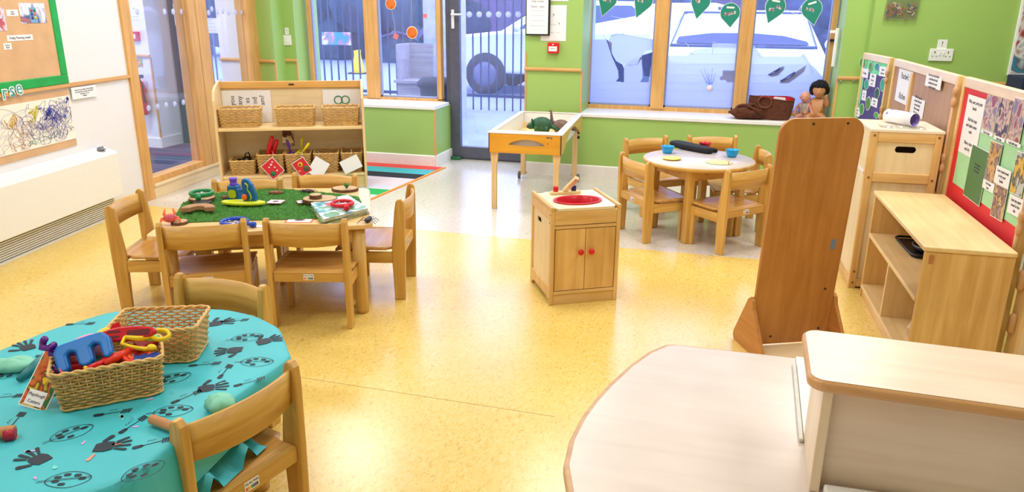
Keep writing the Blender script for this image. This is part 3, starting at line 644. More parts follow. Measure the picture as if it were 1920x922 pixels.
# leaf shapes hung in window 2
leafs = [(1140,-2,1129,30,'leftmost teal leaf card hung in the frosted window'),(1207,0,1193,33,'second teal leaf card from the left, beside the first oak mullion'),(1314,2,1306,35,'teal leaf card alone in the left half of the middle pane'),
         (1369,24,1369,51,'teal leaf card hanging lowest beside the second oak mullion'),(1454,12,1440,43,'teal leaf card tilting left in the right hand pane'),(1522,16,1526,47,'rightmost teal leaf card hung in the frosted window')]
m_leaf = plain('leaf_teal', (24,140,120), .5, var=.04)
for k, (cx, cy, tx, ty, lab) in enumerate(leafs):
    c = wy(cx,cy,YW-.03); tp = wy(tx,ty,YW-.03); d = Vector((tp.x-c.x,0,tp.z-c.z)); L = d.length; ang = math.atan2(d.x,-d.z); r = .073
    t = thing('leaf_card', lab, 'decoration', (c.x,YW-.03,c.z), group='teal leaf cards hung along the frosted window')
    pts = []
    for i in range(21):
        a = R_(-30+240*i/20); pts.append((r*math.cos(a), r*math.sin(a)))
    pts.append((0,-L))
    M = Matrix.Rotation(-ang,4,'Y')
    MB().prism([(a*1.06,b*1.05) for a,b in pts], .001, .002, 'y', None, M).build('card_edge', paper, t); MB().prism(pts, -.001, .0005, 'y', None, M).build('leaf', m_leaf, t)
    q = random.Random(k)
    for j in range((3,2,2,4,4,3)[k]):
        MB().box(-.009,.009,-.002,-.0012,-.012,.012, M=T(-.035+.024*j+q.uniform(-.004,.004),0,-.012+q.uniform(-.014,.014),ry=q.uniform(-20,20))).build('photo', photo('mini', [(90,40,40),(190,120,90),(60,80,140),(220,210,200)], 60), t)
    nl = MB().box(-.03,.03,-.002,-.0012,-.007,.007, M=T(0,0,.04,ry=(-12,8,-6,2,10,-18)[k])).build('name_strip', paper, t)
    MB().tube([(0,0,r),(0,0,.6)], .0008, 4).build('thread', paper, t)
# orange plates and pink tags in window 1
m_or = plain('orange_paint', (228,112,28), .6, var=.25, scale=25)
for k, (px, py, r, lab) in enumerate(((733,7,.048,'orange painted paper plate cut by the top edge of the left window'),(773,61,.05,'lower orange painted paper plate hanging in the left window'))):
    p = wy(px,py,YW-.04); t = thing('paper_plate', lab, 'decoration', (p.x,YW-.04,p.z))
    MB().lathe([(r*1.05,.0),(r*1.08,.004),(r,.008),(r*.9,.003),(.001,.003)], 26, None, T(rx=90)).build('plate', plain('plate_cream', (245,225,190), .6), t)
    MB().lathe([(r*.97,.006),(r*.9,.009),(.001,.008)], 14, None, T(rx=90)).build('paint', m_or, t)
    MB().tube([(0,0,r),(0,0,.55)], .0008, 4).build('thread', paper, t)
for k, (px, py, s, lab) in enumerate(((742,68,.022,'pink paper tag on a string between the two orange plates'),(797,30,.018,'small pink paper tag hanging right of the orange plates'))):
    p = wy(px,py,YW-.035); t = thing('paper_tag', lab, 'decoration', (p.x,YW-.035,p.z))
    MB().box(-s,s,-.001,.001,-s,s, M=T(ry=(25,0)[k])).build('tag', plain('pink', (240,120,130), .6), t); MB().tube([(0,0,s),(-.05 if k==0 else .02,0,.4)], .0008, 4).build('thread', paper, t)

# ================================================================== CHAIRS
def side_profile(): 
    return [(-.028,0),(.024,0),(.030,.20),(.030,.27),(.012,.44),(.004,.485),(-.006,.498),(-.020,.498),(-.032,.485),(-.036,.44),(-.034,.25)]
CW = .165
def make_chair():
    t = thing('nursery_chair', 'wooden nursery chair', 'chair')
    for sx in (-1,1):
        MB().prism(side_profile(), sx*CW-.0115, sx*CW+.0115, 'x').build('rear_leg', CHW('z'), t, bevel=.004)
        MB().prism([(.218,0),(.262,0),(.276,.205),(.276,.238),(.215,.238)], sx*CW-.0115, sx*CW+.0115, 'x').build('front_leg', CHW('z'), t, bevel=.004)
        MB().box(sx*CW-.0105,sx*CW+.0105,.03,.215,.185,.238).build('side_rail', CHW('y'), t, bevel=.003)
    MB().box(-CW+.012,CW-.012,-.022,-.004,.215,.26).build('rear_rail', CHW('x'), t, bevel=.003)
    MB().box(-CW+.012,CW-.012,.225,.243,.19,.238).build('front_rail', CHW('x'), t, bevel=.003)
    # seat: dished ply, rolled front edge
    nx, ny = 12, 14; vs = []; fs = []
    def zt(x, y):
        u = abs(x)/(CW+.012); v = (y+.0)/.30
        z = .262 - .008*(1-u*u)*math.sin(max(0,min(1,v))*PI)
        if v > .86: z -= .05*(v-.86)**1.6*4
        return z
    for layer in (0,1):
        for j in range(ny+1):
            for i in range(nx+1):
                x = -CW-.012+(2*CW+.024)*i/nx; y = -.004+.303*j/ny
                if j < 3: x = max(-CW+.012,min(CW-.012,x))
                vs.append((x,y,zt(x,y)-(0 if layer else .012)))
    q = (nx+1)*(ny+1); I = lambda l,i,j: l*q+j*(nx+1)+i
    for j in range(ny):
        for i in range(nx):
            fs.append((I(1,i,j),I(1,i+1,j),I(1,i+1,j+1),I(1,i,j+1))); fs.append((I(0,i,j),I(0,i,j+1),I(0,i+1,j+1),I(0,i+1,j)))
    for j in range(ny): fs.append((I(0,0,j),I(1,0,j),I(1,0,j+1),I(0,0,j+1))); fs.append((I(0,nx,j),I(0,nx,j+1),I(1,nx,j+1),I(1,nx,j)))
    for i in range(nx): fs.append((I(0,i,0),I(0,i+1,0),I(1,i+1,0),I(1,i,0))); fs.append((I(0,i,ny),I(1,i,ny),I(1,i+1,ny),I(0,i+1,ny)))
    MB().add(vs, fs, None, None, True).build('seat', wood('seat_wood', (188,134,66), (214,164,92), 'x', .2), t).data.polygons.foreach_get
    # bowed backrest
    vs = []; n = 16
    for k in range(n+1):
        u = -1+2*k/n; x = u*(CW-.0115); bow = -.030*(1-u*u)
        for z, dz in ((.385,-.006*(1-u*u)),(.478,.004*(1-u*u))):
            yb = -.008-(z-.385)*.06+bow
            vs += [(x,yb,z+dz),(x,yb-.009,z+dz)]
    fs = []
    for k in range(n):
        a = 4*k; b = a+4; fs += [(a,b,b+2,a+2),(a+1,a+3,b+3,b+1),(a+2,b+2,b+3,a+3),(a,a+1,b+1,b)]
    fs += [(0,2,3,1),(4*n,4*n+1,4*n+3,4*n+2)]
    MB().add(vs, fs, None, None, True).build('backrest', CHW('x'), t)
    st = MB(); st.box(-.022,.022,-.0235,-.022,.226,.252); so = st.build('maker_label', paper, t)
    text('Kit for Kids', .0085, (0,-.0238,.246), so, plain('label_navy', (30,30,110), .5))
    for k, c in enumerate(((220,40,40),(240,150,20),(230,210,30),(40,150,60),(40,80,190),(120,50,150),(20,20,20))):
        MB().box(-.019+.0055*k,-.0147+.0055*k,-.0238,-.0235,.229,.238).build('figure_strip', plain('fig%d' % k, c, .5), so)
    bs = MB().box(-.012,.010,-.0487,-.0477,.42,.436).box(-.012,.006,-.0487,-.0477,.440,.452).build('backrest_sticker', plain('sticker_pink', (235,200,190), .6), t)
    return t
ch0 = make_chair()
CH = [ # x, y, rz, label
 (-1.657,2.723,15.2,'wooden nursery chair at the grass table front, second from the heater, back to camera'),
 (-2.051,2.568,29.1,'wooden nursery chair at the grass table front, its back hiding the blue magnifying glass'),
 (-2.630,2.806,-71,'wooden nursery chair at the heater end of the grass table'),
 (-1.464,3.295,104,'wooden nursery chair at the door end of the grass table, seen side-on'),
 (-2.335,3.305,205.5,'wooden nursery chair between bookcase and grass table, behind the toy microscope'),
 (-2.018,3.533,192.2,'wooden nursery chair between bookcase and grass table, behind the log slices'),
 (-1.534,1.961,176.7,'wooden nursery chair on the far side of the blue-cloth table'),
 (-1.047,1.354,75.9,'wooden nursery chair nearest the camera, tucked against the blue cloth with bunched cloth on it'),
 (.165,4.423,46.2,'wooden nursery chair at the round table nearest the tall mirror panel'),
 (-.469,4.535,-54.8,'wooden nursery chair at the round table nearest the sink unit'),
 (-.489,5.288,-140.2,'wooden nursery chair behind the round table by the sand tray, under the green sill'),
 (-.049,5.502,195.9,'wooden nursery chair behind the round table, directly behind the red bowl'),
 (.262,5.02,99.6,'wooden nursery chair at the round table partly hidden behind the right blue bowl side')]
for k, (x, y, rz, lab) in enumerate(CH):
    g = 'small wooden nursery chairs'
    if k == 0: ch0.location = (x,y,0); ch0.rotation_euler = (0,0,R_(rz)); ch0['label'] = lab; ch0['group'] = g
    else: dup(ch0, (x,y,0), rz, lab, g)

# ================================================================== GRASS TABLE
ZT = .43
def smooth_poly(P, r=.04, n=5):
    out = []; k = len(P)
    for i in range(k):
        p = Vector(P[i]); a = (Vector(P[i-1])-p).normalized(); b = (Vector(P[(i+1)%k])-p).normalized()
        for j in range(n+1):
            s = j/n; q = (1-s)**2*(p+a*r)+2*s*(1-s)*p+s*s*(p+b*r); out.append((q.x,q.y))
    return out
TQ = [(x*1.034,y*1.034) for x,y in ((-2.20,2.394),(-1.400,2.834),(-1.715,3.451),(-2.488,3.196))]; TC = (-2.018,3.07)
t = thing('activity_table', 'light wooden table holding the grass mat and log slices', 'table', (TC[0],TC[1],0))
Q = [(x-TC[0],y-TC[1]) for x,y in TQ]
MB().prism(smooth_poly(Q,.05), ZT-.022, ZT, 'z').build('tabletop', wood('table_birch', (226,184,120), (240,206,148), 'x', .3), t, bevel=.005)
leg_xy = [(a*.84,b*.84) for a,b in Q]; leg_xy[1] = (-1.53-TC[0]+.005,2.935-TC[1])
for a, b in leg_xy: MB().lathe([(.027,0),(.03,.02),(.03,ZT-.022)], 20, None, T(a,b)).build('leg', CHW('z'), t)
for i in range(4):
    a = Vector(leg_xy[i]); b = Vector(leg_xy[(i+1)%4]); d = b-a; ang = math.degrees(math.atan2(d.y,d.x))
    MB().box(.028,d.length-.028,-.009,.009,ZT-.085,ZT-.0225, M=T(a.x,a.y,0,rz=ang)).build('apron', CHW('x'), t)
# grass mat
gm = [fl(px,py,ZT).xy for px,py in ((330,403),(342,383),(372,368),(420,361),(520,354),(640,365),(672,370),(678,380),(660,392),(592,411),(455,414),(345,418))]
m_gr = plain('grass_base', (50,110,40), .9, var=.3, scale=60)
g = MB(); g.prism([tuple(p) for p in gm], ZT, ZT+.004, 'z')
m_bl = plain('grass_blade', (106,172,76), .7, var=.35, scale=25)
xs = [p.x for p in gm]; ys = [p.y for p in gm]
def inside(x, y, P):
    c = False; n = len(P)
    for i in range(n):
        a, b = P[i], P[i-1]
        if (a[1] > y) != (b[1] > y) and x < (b[0]-a[0])*(y-a[1])/(b[1]-a[1])+a[0]: c = not c
    return c
mm = MB(); mm.prism([tuple(p) for p in gm], ZT, ZT+.004, 'z', m_gr); q = random.Random(5); bv = []; bf = []
for k in range(16000):
    x = q.uniform(min(xs),max(xs)); y = q.uniform(min(ys),max(ys))
    if not inside(x,y,[tuple(p) for p in gm]): continue
    a = q.uniform(0,PI); w_ = .0014; dx, dy_ = w_*math.cos(a), w_*math.sin(a); lx, ly = q.uniform(-.006,.006), q.uniform(-.006,.006); h = q.uniform(.007,.013); i = len(bv)
    bv += [(x-dx,y-dy_,ZT+.003),(x+dx,y+dy_,ZT+.003),(x+lx,y+ly,ZT+.003+h)]; bf.append((i,i+1,i+2))
mm.add(bv, bf, m_bl); o = mm.build('grass_mat'); tag(o, 'green artificial grass mat laid over the wooden table', 'mat')
ZG = ZT+.014; ZS = ZT+.0005
def slice_(label, px, py, r, h, z, sy=1, rz=0, rough=0):
    p = fl(px,py,z); t = thing('log_slice', label, 'log slice', (p.x,p.y,z), rz)
    q = random.Random(int(px)); n = 26; rad = [r*(1+q.uniform(-.03,.03)) for _ in range(n)]
    pts = [(rad[i]*math.cos(2*PI*i/n), rad[i]*sy*math.sin(2*PI*i/n)) for i in range(n)]
    MB().prism(pts, 0, h, 'z').build('bark', plain('bark', (104,68,48), .85, var=.35, scale=60, bump=.6), t, .002)
    mt = MB(); mt.prism([(a*.94,b*.94) for a,b in pts], h, h+.0008, 'z'); mt.build('cut_face', ring_mat(), t)
    return t
def ring_mat():
    if 'rings' in MC: return MC['rings']
    m, tt, b = nm('rings'); N = tt.nodes; L = tt.links
    tc = N.new('ShaderNodeTexCoord'); wv = N.new('ShaderNodeTexWave'); wv.wave_type = 'RINGS'; wv.rings_direction = 'Z'; wv.inputs['Scale'].default_value = 40; wv.inputs['Distortion'].default_value = 2
    r = N.new('ShaderNodeValToRGB'); r.color_ramp.elements[0].color = rgb(176,142,100); r.color_ramp.elements[1].color = rgb(206,178,134)
    L.new(tc.outputs['Object'], wv.inputs['Vector']); L.new(wv.outputs['Fac'], r.inputs[0]); L.new(r.outputs[0], b.inputs['Base Color']); b.inputs['Roughness'].default_value = .6
    MC['rings'] = m; return m
slice_('log slice beneath the green magnifying glass', 379,374,.062,.012,ZG+.001)
slice_('small round log slice beside the pink crab at the table corner', 337,419,.036,.012,ZS)
slice_('wide flat log slice in the middle with a smaller slice on top', 600,378,.085,.018,ZG+.001,.8,20)
slice_('small thick log slice stacked on the wide flat one', 592,371,.030,.018,ZG+.021)
slice_('wide log slice at the back table corner carrying a small green plant', 647,357,.068,.014,ZS,.85,10)
# wooden arch
p = fl(371,398,ZG); t = thing('wooden_arch', 'brown wooden half-ring block lying on the grass mat', 'block', (p.x,p.y,ZG+.001), 26)
pts = [(.075*math.cos(R_(a)),.085*math.sin(R_(a))) for a in range(0,181,12)]+[(.03*math.cos(R_(a)),.035*math.sin(R_(a))) for a in range(180,-1,-12)]
MB().prism(pts, 0, .022, 'z').build('block', wood('arch_wood', (150,108,72), (178,136,96), 'x', .6), t, .003)
# magnifiers
def magnifier(label, px, py, z, col, r, hx, hy, hl, tilt=0):
    p = fl(px,py,z); m = plain('mag_%s' % label.split()[0], col, .3)
    t = thing('magnifying_glass', label, 'magnifying glass', (p.x,p.y,z+.012), 0, None, rot=(R_(tilt),0,0))
    MB().tube([(r*math.cos(2*PI*i/28),r*math.sin(2*PI*i/28),0) for i in range(28)], .0075, 10, closed=True, flat=1.35).build('rim', m, t)
    MB().lathe([(r*.95,-.002),(r*.95,.002)], 28).build('lens', glass_mat('lens', .25, (.93,.95,1)), t)
    d = Vector((hx,hy,0)).normalized(); a = d*(r+.004); b = d*(r+hl)
    MB().tube([a,a+d*hl*.3,a+d*hl*.55,b-d*.004,b], [.006,.006,.012,.014,.008], 10).build('handle', m, t)
    return t
magnifier('green magnifying glass propped on a log slice', 378,366,ZG+.014,(10,140,80),.052,.5,-.9,.055)
magnifier('royal blue magnifying glass lying behind the chair backs', 440,421,ZS,(15,70,200),.055,.8,-.1,.06)
magnifier('red magnifying glass lying on top of the magazines', 642,386,ZT+.034,(215,20,40),.048,.5,-.6,.05)
# black ring
p = fl(380,384,ZG); o = MB().lathe([(.028,0),(.04,.0),(.041,.014),(.036,.018),(.028,.012)], 24).ball((0,0,.008),.026,12,sc=(1,1,.3)).build('black_dish', black, loc=(p.x,p.y,ZG)); tag(o, 'small round black dish between the green magnifier and wooden arch', 'dish')
# crab
p = fl(319,412,ZG+.01); t = thing('toy_crab', 'pink and orange toy crab at the front left table corner', 'toy crab', (p.x,p.y,ZT+.02), 40)
mc = plain('crab_pink', (200,80,90), .5, var=.3, scale=60); MB().ball((0,0,.012),.026,14,sc=(1.1,.8,.75)).build('shell', mc, t)
for sx in (-1,1):
    for k in range(4): 
        y = -.014+.01*k; MB().tube([(sx*.015,y,.006),(sx*.034,y*1.4,.01),(sx*.045,y*1.7,-.016)], [.0035,.003,.0015], 6).build('leg', plain('crab_orange', (235,110,60), .5), t)
    MB().tube([(sx*.012,.018,.01),(sx*.022,.034,.022),(sx*.016,.04,.045)], [.004,.007,.003], 8).build('claw', plain('crab_orange',(235,110,60)), t)
# microscope toy
p = fl(467,378,ZG); t = thing('toy_microscope', 'chunky toy microscope in blue, lime and purple standing on grass', 'toy microscope', (p.x-.03,p.y,ZG), 12)
mb_ = plain('toy_blue', (10,100,165), .35); ml = plain('toy_lime', (178,196,30), .35); mp_ = plain('toy_purple', (105,70,200), .35)
M0 = MB().prism([(.08*math.cos(R_(a))*1.35,.04*math.sin(R_(a))) for a in range(0,360,15)], 0, .014, 'z').build('base', plain('toy_yellow', (212,222,40), .35), t, .005, loc=(.02,-.05,0))
MB().prism([(-.03,0),(.03,0),(.026,.075),(-.024,.075)], -.028, .028, 'y').build('barrel', mb_, t, .008, loc=(-.055,.03,.0))
MB().prism(rrect(-.02,.02,.014,.055,.014), -.031, -.0285, 'y').build('barrel_badge', ml, t, loc=(-.055,.03,.0))
MB().lathe([(.023,.075),(.017,.08),(.017,.095),(.019,.1),(.019,.108),(.013,.108)], 18).build('eyepiece', mp_, t, loc=(-.055,.03,0))
arm = [(-.028,.0),(.038,.0),(.036,.04),(.022,.085),(.004,.108),(-.012,.113),(-.026,.106),(-.03,.09)]
MB().prism(arm, -.014, .014, 'y').build('arm', mb_, t, .007, loc=(.045,-.035,.01))
sq = [(.0,.092),(.012,.082),(.008,.06),(.018,.045),(.024,.022),(.016,.008)]
MB().tube([(a,-.0155,b) for a,b in sq], [.008,.009,.006,.008,.010,.008], 8, flat=.3).build('squiggle', ml, t, loc=(.038,-.035,.01))
MB().lathe([(.013,0),(.015,.004),(.013,.01),(.001,.011)], 18, None, T(.03,-.05,.035,rx=90)).build('focus_knob', plain('toy_orange', (245,110,30), .35), t)
MB().box(-.03,.02,-.006,.006,.045,.06).build('link', mb_, t, .003, loc=(0,0,0))
# picture cards
def card(label, px, py, z, w, d, rz, mat=None, edge=(225,110,130), pic=((90,40,50),(240,238,240),(245,243,245)), grp=None):
    p = fl(px,py,z); t = thing('picture_card', label, 'card', (p.x,p.y,z), rz, grp)
    MB().box(-w/2,w/2,-d/2,d/2,0,.001).build('border', plain('edge_%d_%d' % (px,py), edge, .5), t)
    MB().box(-w*.44,w*.44,-d*.42,d*.42,.001,.0015).build('face', paper, t); MB().prism(circ(0,0,w*.2,14,d*.18), .0015, .002, 'z').build('picture', plain('pic_%d' % px, pic[0], .6, var=.4, scale=80), t)
    return t
card('pink edged insect card right of the toy microscope', 517,378,ZG+.002,.075,.07,12)
card('pink edged card half under the wide log slice', 567,378,ZG+.002,.05,.055,40, pic=((40,120,150),))
card('red edged moth card at the front table edge between chairs', 562,413,ZS,.12,.075,18, edge=(235,90,70), pic=((90,70,70),))
card('plain white card scrap by the blue magnifier handle', 487,424,ZS,.06,.03,20, edge=(235,235,240), pic=((225,225,230),))
# insects
def bug(label, px, py, z, rz, col):
    p = fl(px,py,z); t = thing('toy_insect', label, 'toy insect', (p.x,p.y,z), rz, None); m = plain('bug%d' % px, col, .45, var=.3, scale=60)
    MB().ball((0,0,.011),.022,12,sc=(1.35,.62,.5)).ball((.03,0,.01),.01,10).build('body', m, t)
    for sx in (-1,1):
        for k in range(3): x = -.014+.014*k; MB().tube([(x,sx*.008,.01),(x*1.6,sx*.028,.014),(x*2.1,sx*.042,.0)], .0014, 5).build('leg', black, t)
        MB().tube([(.035,sx*.003,.012),(.055,sx*.014,.012)], .001, 4).build('feeler', black, t)
bug('reddish brown toy beetle behind the pink insect card', 515,365,ZS,20,(150,80,55)); bug('dark purple toy beetle behind the stacked log slices', 579,362,ZS,190,(70,40,50)); bug('brown toy insect half hidden behind the toy microscope', 432,374,ZS,200,(150,70,50))
bug('black toy spider hanging at the table edge beside the magazines', 690,416,ZS,100,(30,30,45))
# small plant
p = fl(650,354,ZT+.015); t = thing('toy_plant', 'tiny green plastic plant standing on the back log slice', 'toy plant', (p.x,p.y,ZT+.016)); q = random.Random(2)
for k in range(14):
    a = q.uniform(0,2*PI); r = q.uniform(.008,.02); MB().tube([(0,0,0),(r*.6*math.cos(a),r*.6*math.sin(a),.018),(r*math.cos(a),r*math.sin(a),q.uniform(.018,.038))], [.001,.004,.001], 5).build('leaf', plain('plant%d' % (k%2), ((60,130,60),(100,150,80))[k%2], .6), t)
# magazines
mz = [fl(px,py,ZT).xy for px,py in ((583,392),(652,376),(692,402),(607,424))]
ccx = sum(p.x for p in mz)/4; ccy = sum(p.y for p in mz)/4
for k, (lab, h0, h1, rz_, col) in enumerate((('bottom magazine of the stack under the red magnifier',0,.009,5,(150,120,80)),('middle magazine of the stack under the red magnifier',.0095,.018,-3,(200,190,170)),('top green and blue magazine under the red magnifier',.0185,.031,0,(120,190,170)))):
    t = thing('magazine', lab, 'magazine', (ccx,ccy,ZT+h0), rz_, 'magazines stacked on the grass table')
    P4 = [(p.x-ccx,p.y-ccy) for p in mz]
    MB().prism([(a*.97,b*.97) for a,b in P4], .0008, h1-h0-.001, 'z').build('pages', plain('pages', (226,214,190), .8, var=.08, scale=200), t)
    MB().prism(P4, h1-h0-.001, h1-h0, 'z').prism(P4, 0, .0008, 'z').build('cover', photo('cover%d' % k, [(90,180,150),(70,140,170),(130,200,190),(225,232,238),(100,160,110)] if k==2 else [col,(210,190,150),(120,150,90)], 12), t)
    if k == 2: MB().prism([(a*.25-.045,b*.13+.012) for a,b in P4], h1-h0, h1-h0+.0006, 'z').build('title_patch', plain('title_red', (215,60,60), .5), t)

# ================================================================== ROUND TABLE
RC = (-.117,4.735); RZ_ = .47
t = thing('round_table', 'round white topped wooden table set with bowls', 'table', (RC[0],RC[1],0))
MB().lathe([(.001,RZ_-.022),(.333,RZ_-.022),(.339,RZ_-.016),(.339,RZ_-.005),(.335,RZ_-.0005),(.001,RZ_-.0005)], 64).build('tabletop', CHW('x'), t)
MB().lathe([(.331,RZ_-.0004),(.331,RZ_+.0005),(.001,RZ_+.0005)], 64).build('laminate', plain('laminate', (226,214,212), .25, var=.015), t)
la = [-97,-2,83,172]; lp = [(.262*math.cos(R_(a)),.262*math.sin(R_(a))) for a in la]
for (a, b), ang in zip(lp, la): MB().box(-.022,.022,-.022,.022,0,RZ_-.022, M=T(a,b,rz=ang+45)).build('leg', CHW('z'), t, .005)
for i in range(4):
    a = Vector(lp[i]); b = Vector(lp[(i+1)%4]); d = b-a; MB().box(.02,d.length-.02,-.009,.009,RZ_-.09,RZ_-.0225, M=T(a.x,a.y,0,rz=math.degrees(math.atan2(d.y,d.x)))).build('apron', CHW('x'), t)
def bowl(label, px, py, r, h, mat, grp=None):
    p = fl(px,py,RZ_); t = tag(MB().lathe([(.001,0),(r*.62,0),(r*.8,h*.3),(r,h),(r*1.03,h),(r*.98,h*.98),(r*.76,h*.3),(r*.58,.004),(.001,.004)], 28).build('plastic_bowl', mat, loc=(p.x,p.y,RZ_+.001)), label, 'bowl', grp)
cy = plain('cyan_plastic', (20,165,225), .3); rd2 = plain('crimson_plastic', (205,12,44), .3)
bowl('bright blue plastic bowl near the left rim of the round table', 1251,287,.042,.045,cy); bowl('bright blue plastic bowl near the right rim of the round table', 1372,294,.042,.045,cy); bowl('crimson faceted plastic bowl at the back of the round table', 1321,280,.04,.045,rd2)
p = fl(1259,299,RZ_); t = thing('plastic_plate', 'small yellow plastic plate on the round table', 'plate', (p.x,p.y,RZ_+.001)); MB().lathe([(.001,0),(.04,0),(.058,.008),(.06,.01),(.05,.008),(.036,.004),(.001,.004)], 32).build('dish', yellow, t)
p = fl(1348,305,RZ_); t = thing('food_cover', 'pale yellow see-through patterned lid lying on the round table', 'food cover', (p.x,p.y,RZ_+.001))
MB().lathe([(.001,0),(.075,0),(.08,.003),(.075,.004),(.001,.004)], 36).build('disc', plain('lid_yellow', (226,222,140), .4, var=.2, scale=60, alpha=.75), t); MB().tube([(.055,-.055,.0),(.057,-.055,.022)], .002, 6).build('peg', red, t)
p = fl(1296,281,RZ_); t = thing('oven_mitt', 'long black padded oven mitt across the round table', 'oven mitt', (p.x,p.y,RZ_+.001), -42)
mk = plain('black_cloth', (20,22,28), .85, var=.3, scale=80, bump=.5)
hand = [(-.19,.03),(-.17,.06),(-.10,.066),(-.02,.058),(.06,.052),(.13,.045),(.17,.026),(.18,0),(.165,-.026),(.12,-.040),(.04,-.046),(-.05,-.052),(-.15,-.046),(-.19,-.015)]
MB().prism(hand, 0, .036, 'z').build('mitt', mk, t, bevel=.016, seg=4)
MB().prism([(.03,.035),(.09,.055),(.16,.062),(.185,.05),(.17,.036),(.10,.03)], .002, .030, 'z').build('thumb', mk, t, bevel=.010, seg=3)

# ================================================================== RUG
rg = thing('striped_rug', 'striped rug in red, teal, black, grey and green with orange edge behind the bookcase', 'rug', (0,0,0))
def rx(y): return -2.43 + (4.95-y)*(-.108/-1.18)*-1
rb = [(6.13,5.985,(222,74,66)),(5.985,5.79,(70,178,186)),(5.79,5.61,(30,34,42)),(5.61,5.33,(214,200,202)),(5.33,5.20,(206,204,212)),(5.20,5.02,(20,170,80)),(5.02,4.86,(206,204,212))]
for a, b, c in rb:
    MB().prism([(-3.5,b),(rx(b),b),(rx(a),a),(-3.5,a)], .0005, .006, 'z').build('stripe', plain('rug_%d_%d' % (c[0],c[1]), c, .9, var=.12, scale=200), rg)
MB().prism([(rx(4.84),4.84),(rx(4.84)+.022,4.84),(rx(6.13)+.022,6.13),(rx(6.13),6.13)], .0005, .008, 'z').build('edge_binding', plain('rug_orange', (236,150,60), .8), rg)

# ================================================================== WICKER BASKETS
def basket_mb(w, d, h, flare=.012, pitch=.0062, stake=.013, amp=.0026, rc=.018):
    def per(wd, dd, n):
        P = rrect(-wd/2,wd/2,-dd/2,dd/2,rc,6); L = []; tot = 0; P2 = P+[P[0]]
        for a, b in zip(P2, P2[1:]): tot += math.hypot(b[0]-a[0],b[1]-a[1]); L.append(tot)
        out = []; k = 0
        for i in range(n):
            s = tot*i/n
            while L[k] < s: k += 1
            s0 = L[k-1] if k else 0; a, b = P2[k], P2[k+1]; f = (s-s0)/max(1e-9,L[k]-s0)
            out.append(Vector((a[0]+(b[0]-a[0])*f, a[1]+(b[1]-a[1])*f, 0)))
        return out
    ns = int((2*(w+d))/stake); ns += ns % 2; n = ns*2
    wv = MB(); rows = int(h/pitch)
    for r_ in range(rows):
        f = r_/max(1,rows-1); P = per(w-2*flare*(1-f), d-2*flare*(1-f), n); pts = []
        for i, p in enumerate(P):
            nn = (P[(i+1)%n]-P[i-1]); nn = Vector((nn.y,-nn.x,0)).normalized()
            o_ = (amp if (i//2+r_)%2 == 0 else -amp) if i%2 == 0 else 0
            pts.append((p.x+nn.x*o_, p.y+nn.y*o_, .003+f*(h-.008)))
        wv.tube(pts, pitch*.44, 5, closed=True)
    st = MB(); a = per(w-2*flare,d-2*flare,ns); b = per(w,d,ns)
    for p, q in zip(a, b): st.tube([(p.x,p.y,.001),(q.x,q.y,h)], .0019, 5)
    rm = MB(); n2 = ns*3; P = per(w+.002,d+.002,n2)
    for ph in (0, PI):
        rm.tube([(p.x+.0028*math.cos(ph+i*.7)*.6, p.y+.0028*math.cos(ph+i*.7)*.6, h+.0028*math.sin(ph+i*.7)) for i, p in enumerate(P)], .0036, 6, closed=True)
    P = per(w-2*flare+.004,d-2*flare+.004,n2); rm.tube([(p.x,p.y,.0035+.001*math.sin(i*.7)) for i, p in enumerate(P)], .0035, 6, closed=True)
    fl_ = MB(); fl_.box(-w/2+flare+.004,w/2-flare-.004,-d/2+flare+.004,d/2-flare-.004,.001,.004)
    return wv, st, rm, fl_
def basket(label, loc, rz, w, d, h, group=None, **k):
    t = thing('wicker_basket', label, 'basket', loc, rz, group); wv, st, rm, f = basket_mb(w,d,h,**k)
    wv.build('weave', cane, t); st.build('stakes', cane_s, t); rm.build('rim', cane_s, t); f.build('bottom', cane, t); return t

# ================================================================== BOOKCASE
BX, BY, BA = -3.588, 4.756, 26.1
bc = thing('bookcase', 'low birch bookcase with wicker baskets on two shelves before the glazed screen', 'bookcase', (BX,BY,.0065), BA)
bw_, bh, bd, bs = 1.083, .79, .30, .475
sp = [(0,0),(bd,0),(bd,bh+.01),(bd-.03,bh+.012),(.10,bh-.02),(.03,bh-.05),(.0,bh-.11)]
for x in (0, bw_-.018): MB().prism(sp, x, x+.018, 'x').build('side_panel', BIR('z'), bc, bevel=.003)
MB().box(.018,bw_-.018,bd-.012,bd-.004,.02,bh-.05).build('back_panel', PALE('x'), bc)
MB().box(.018,bw_-.018,bd-.03,bd-.001,bh-.05,bh).build('top_rail', wood('rail_wood', (214,160,84), (232,184,110), 'x', .4), bc, .003)
MB().box(.018,bw_-.018,-.004,bd-.013,bs-.022,bs).build('shelf', BIR('x'), bc, .004); MB().box(.018,bw_-.018,0,bd-.013,.095,.115).build('shelf', BIR('x'), bc, .004); MB().box(.018,bw_-.018,.01,.025,.0,.0945).build('plinth', BIR('x'), bc, .002)
MB().box(bw_/2-.02,bw_/2+.02,bd-.032,bd-.0305,bh-.03,bh-.02).build('maker_label', black, bc)
BM = Matrix.Translation((BX,BY,.0065)) @ Matrix.Rotation(R_(BA),4,'Z')
def bp(x, y, z): v = BM @ Vector((x,y,z)); return (v.x,v.y,v.z)
for k, (a, b, lab) in enumerate(((.025,.315,'left basket on the bookcase upper shelf, before the lettered sheet'),(.43,.71,'middle basket on the bookcase upper shelf'),(.775,1.045,'right basket on the bookcase upper shelf, before the sheet with a green ring'))):
    basket(lab, bp((a+b)/2,.125,bs+.001), BA, b-a, .19, .135, 'baskets on the upper bookcase shelf', flare=.012, pitch=.0115, stake=.026, amp=.0045)
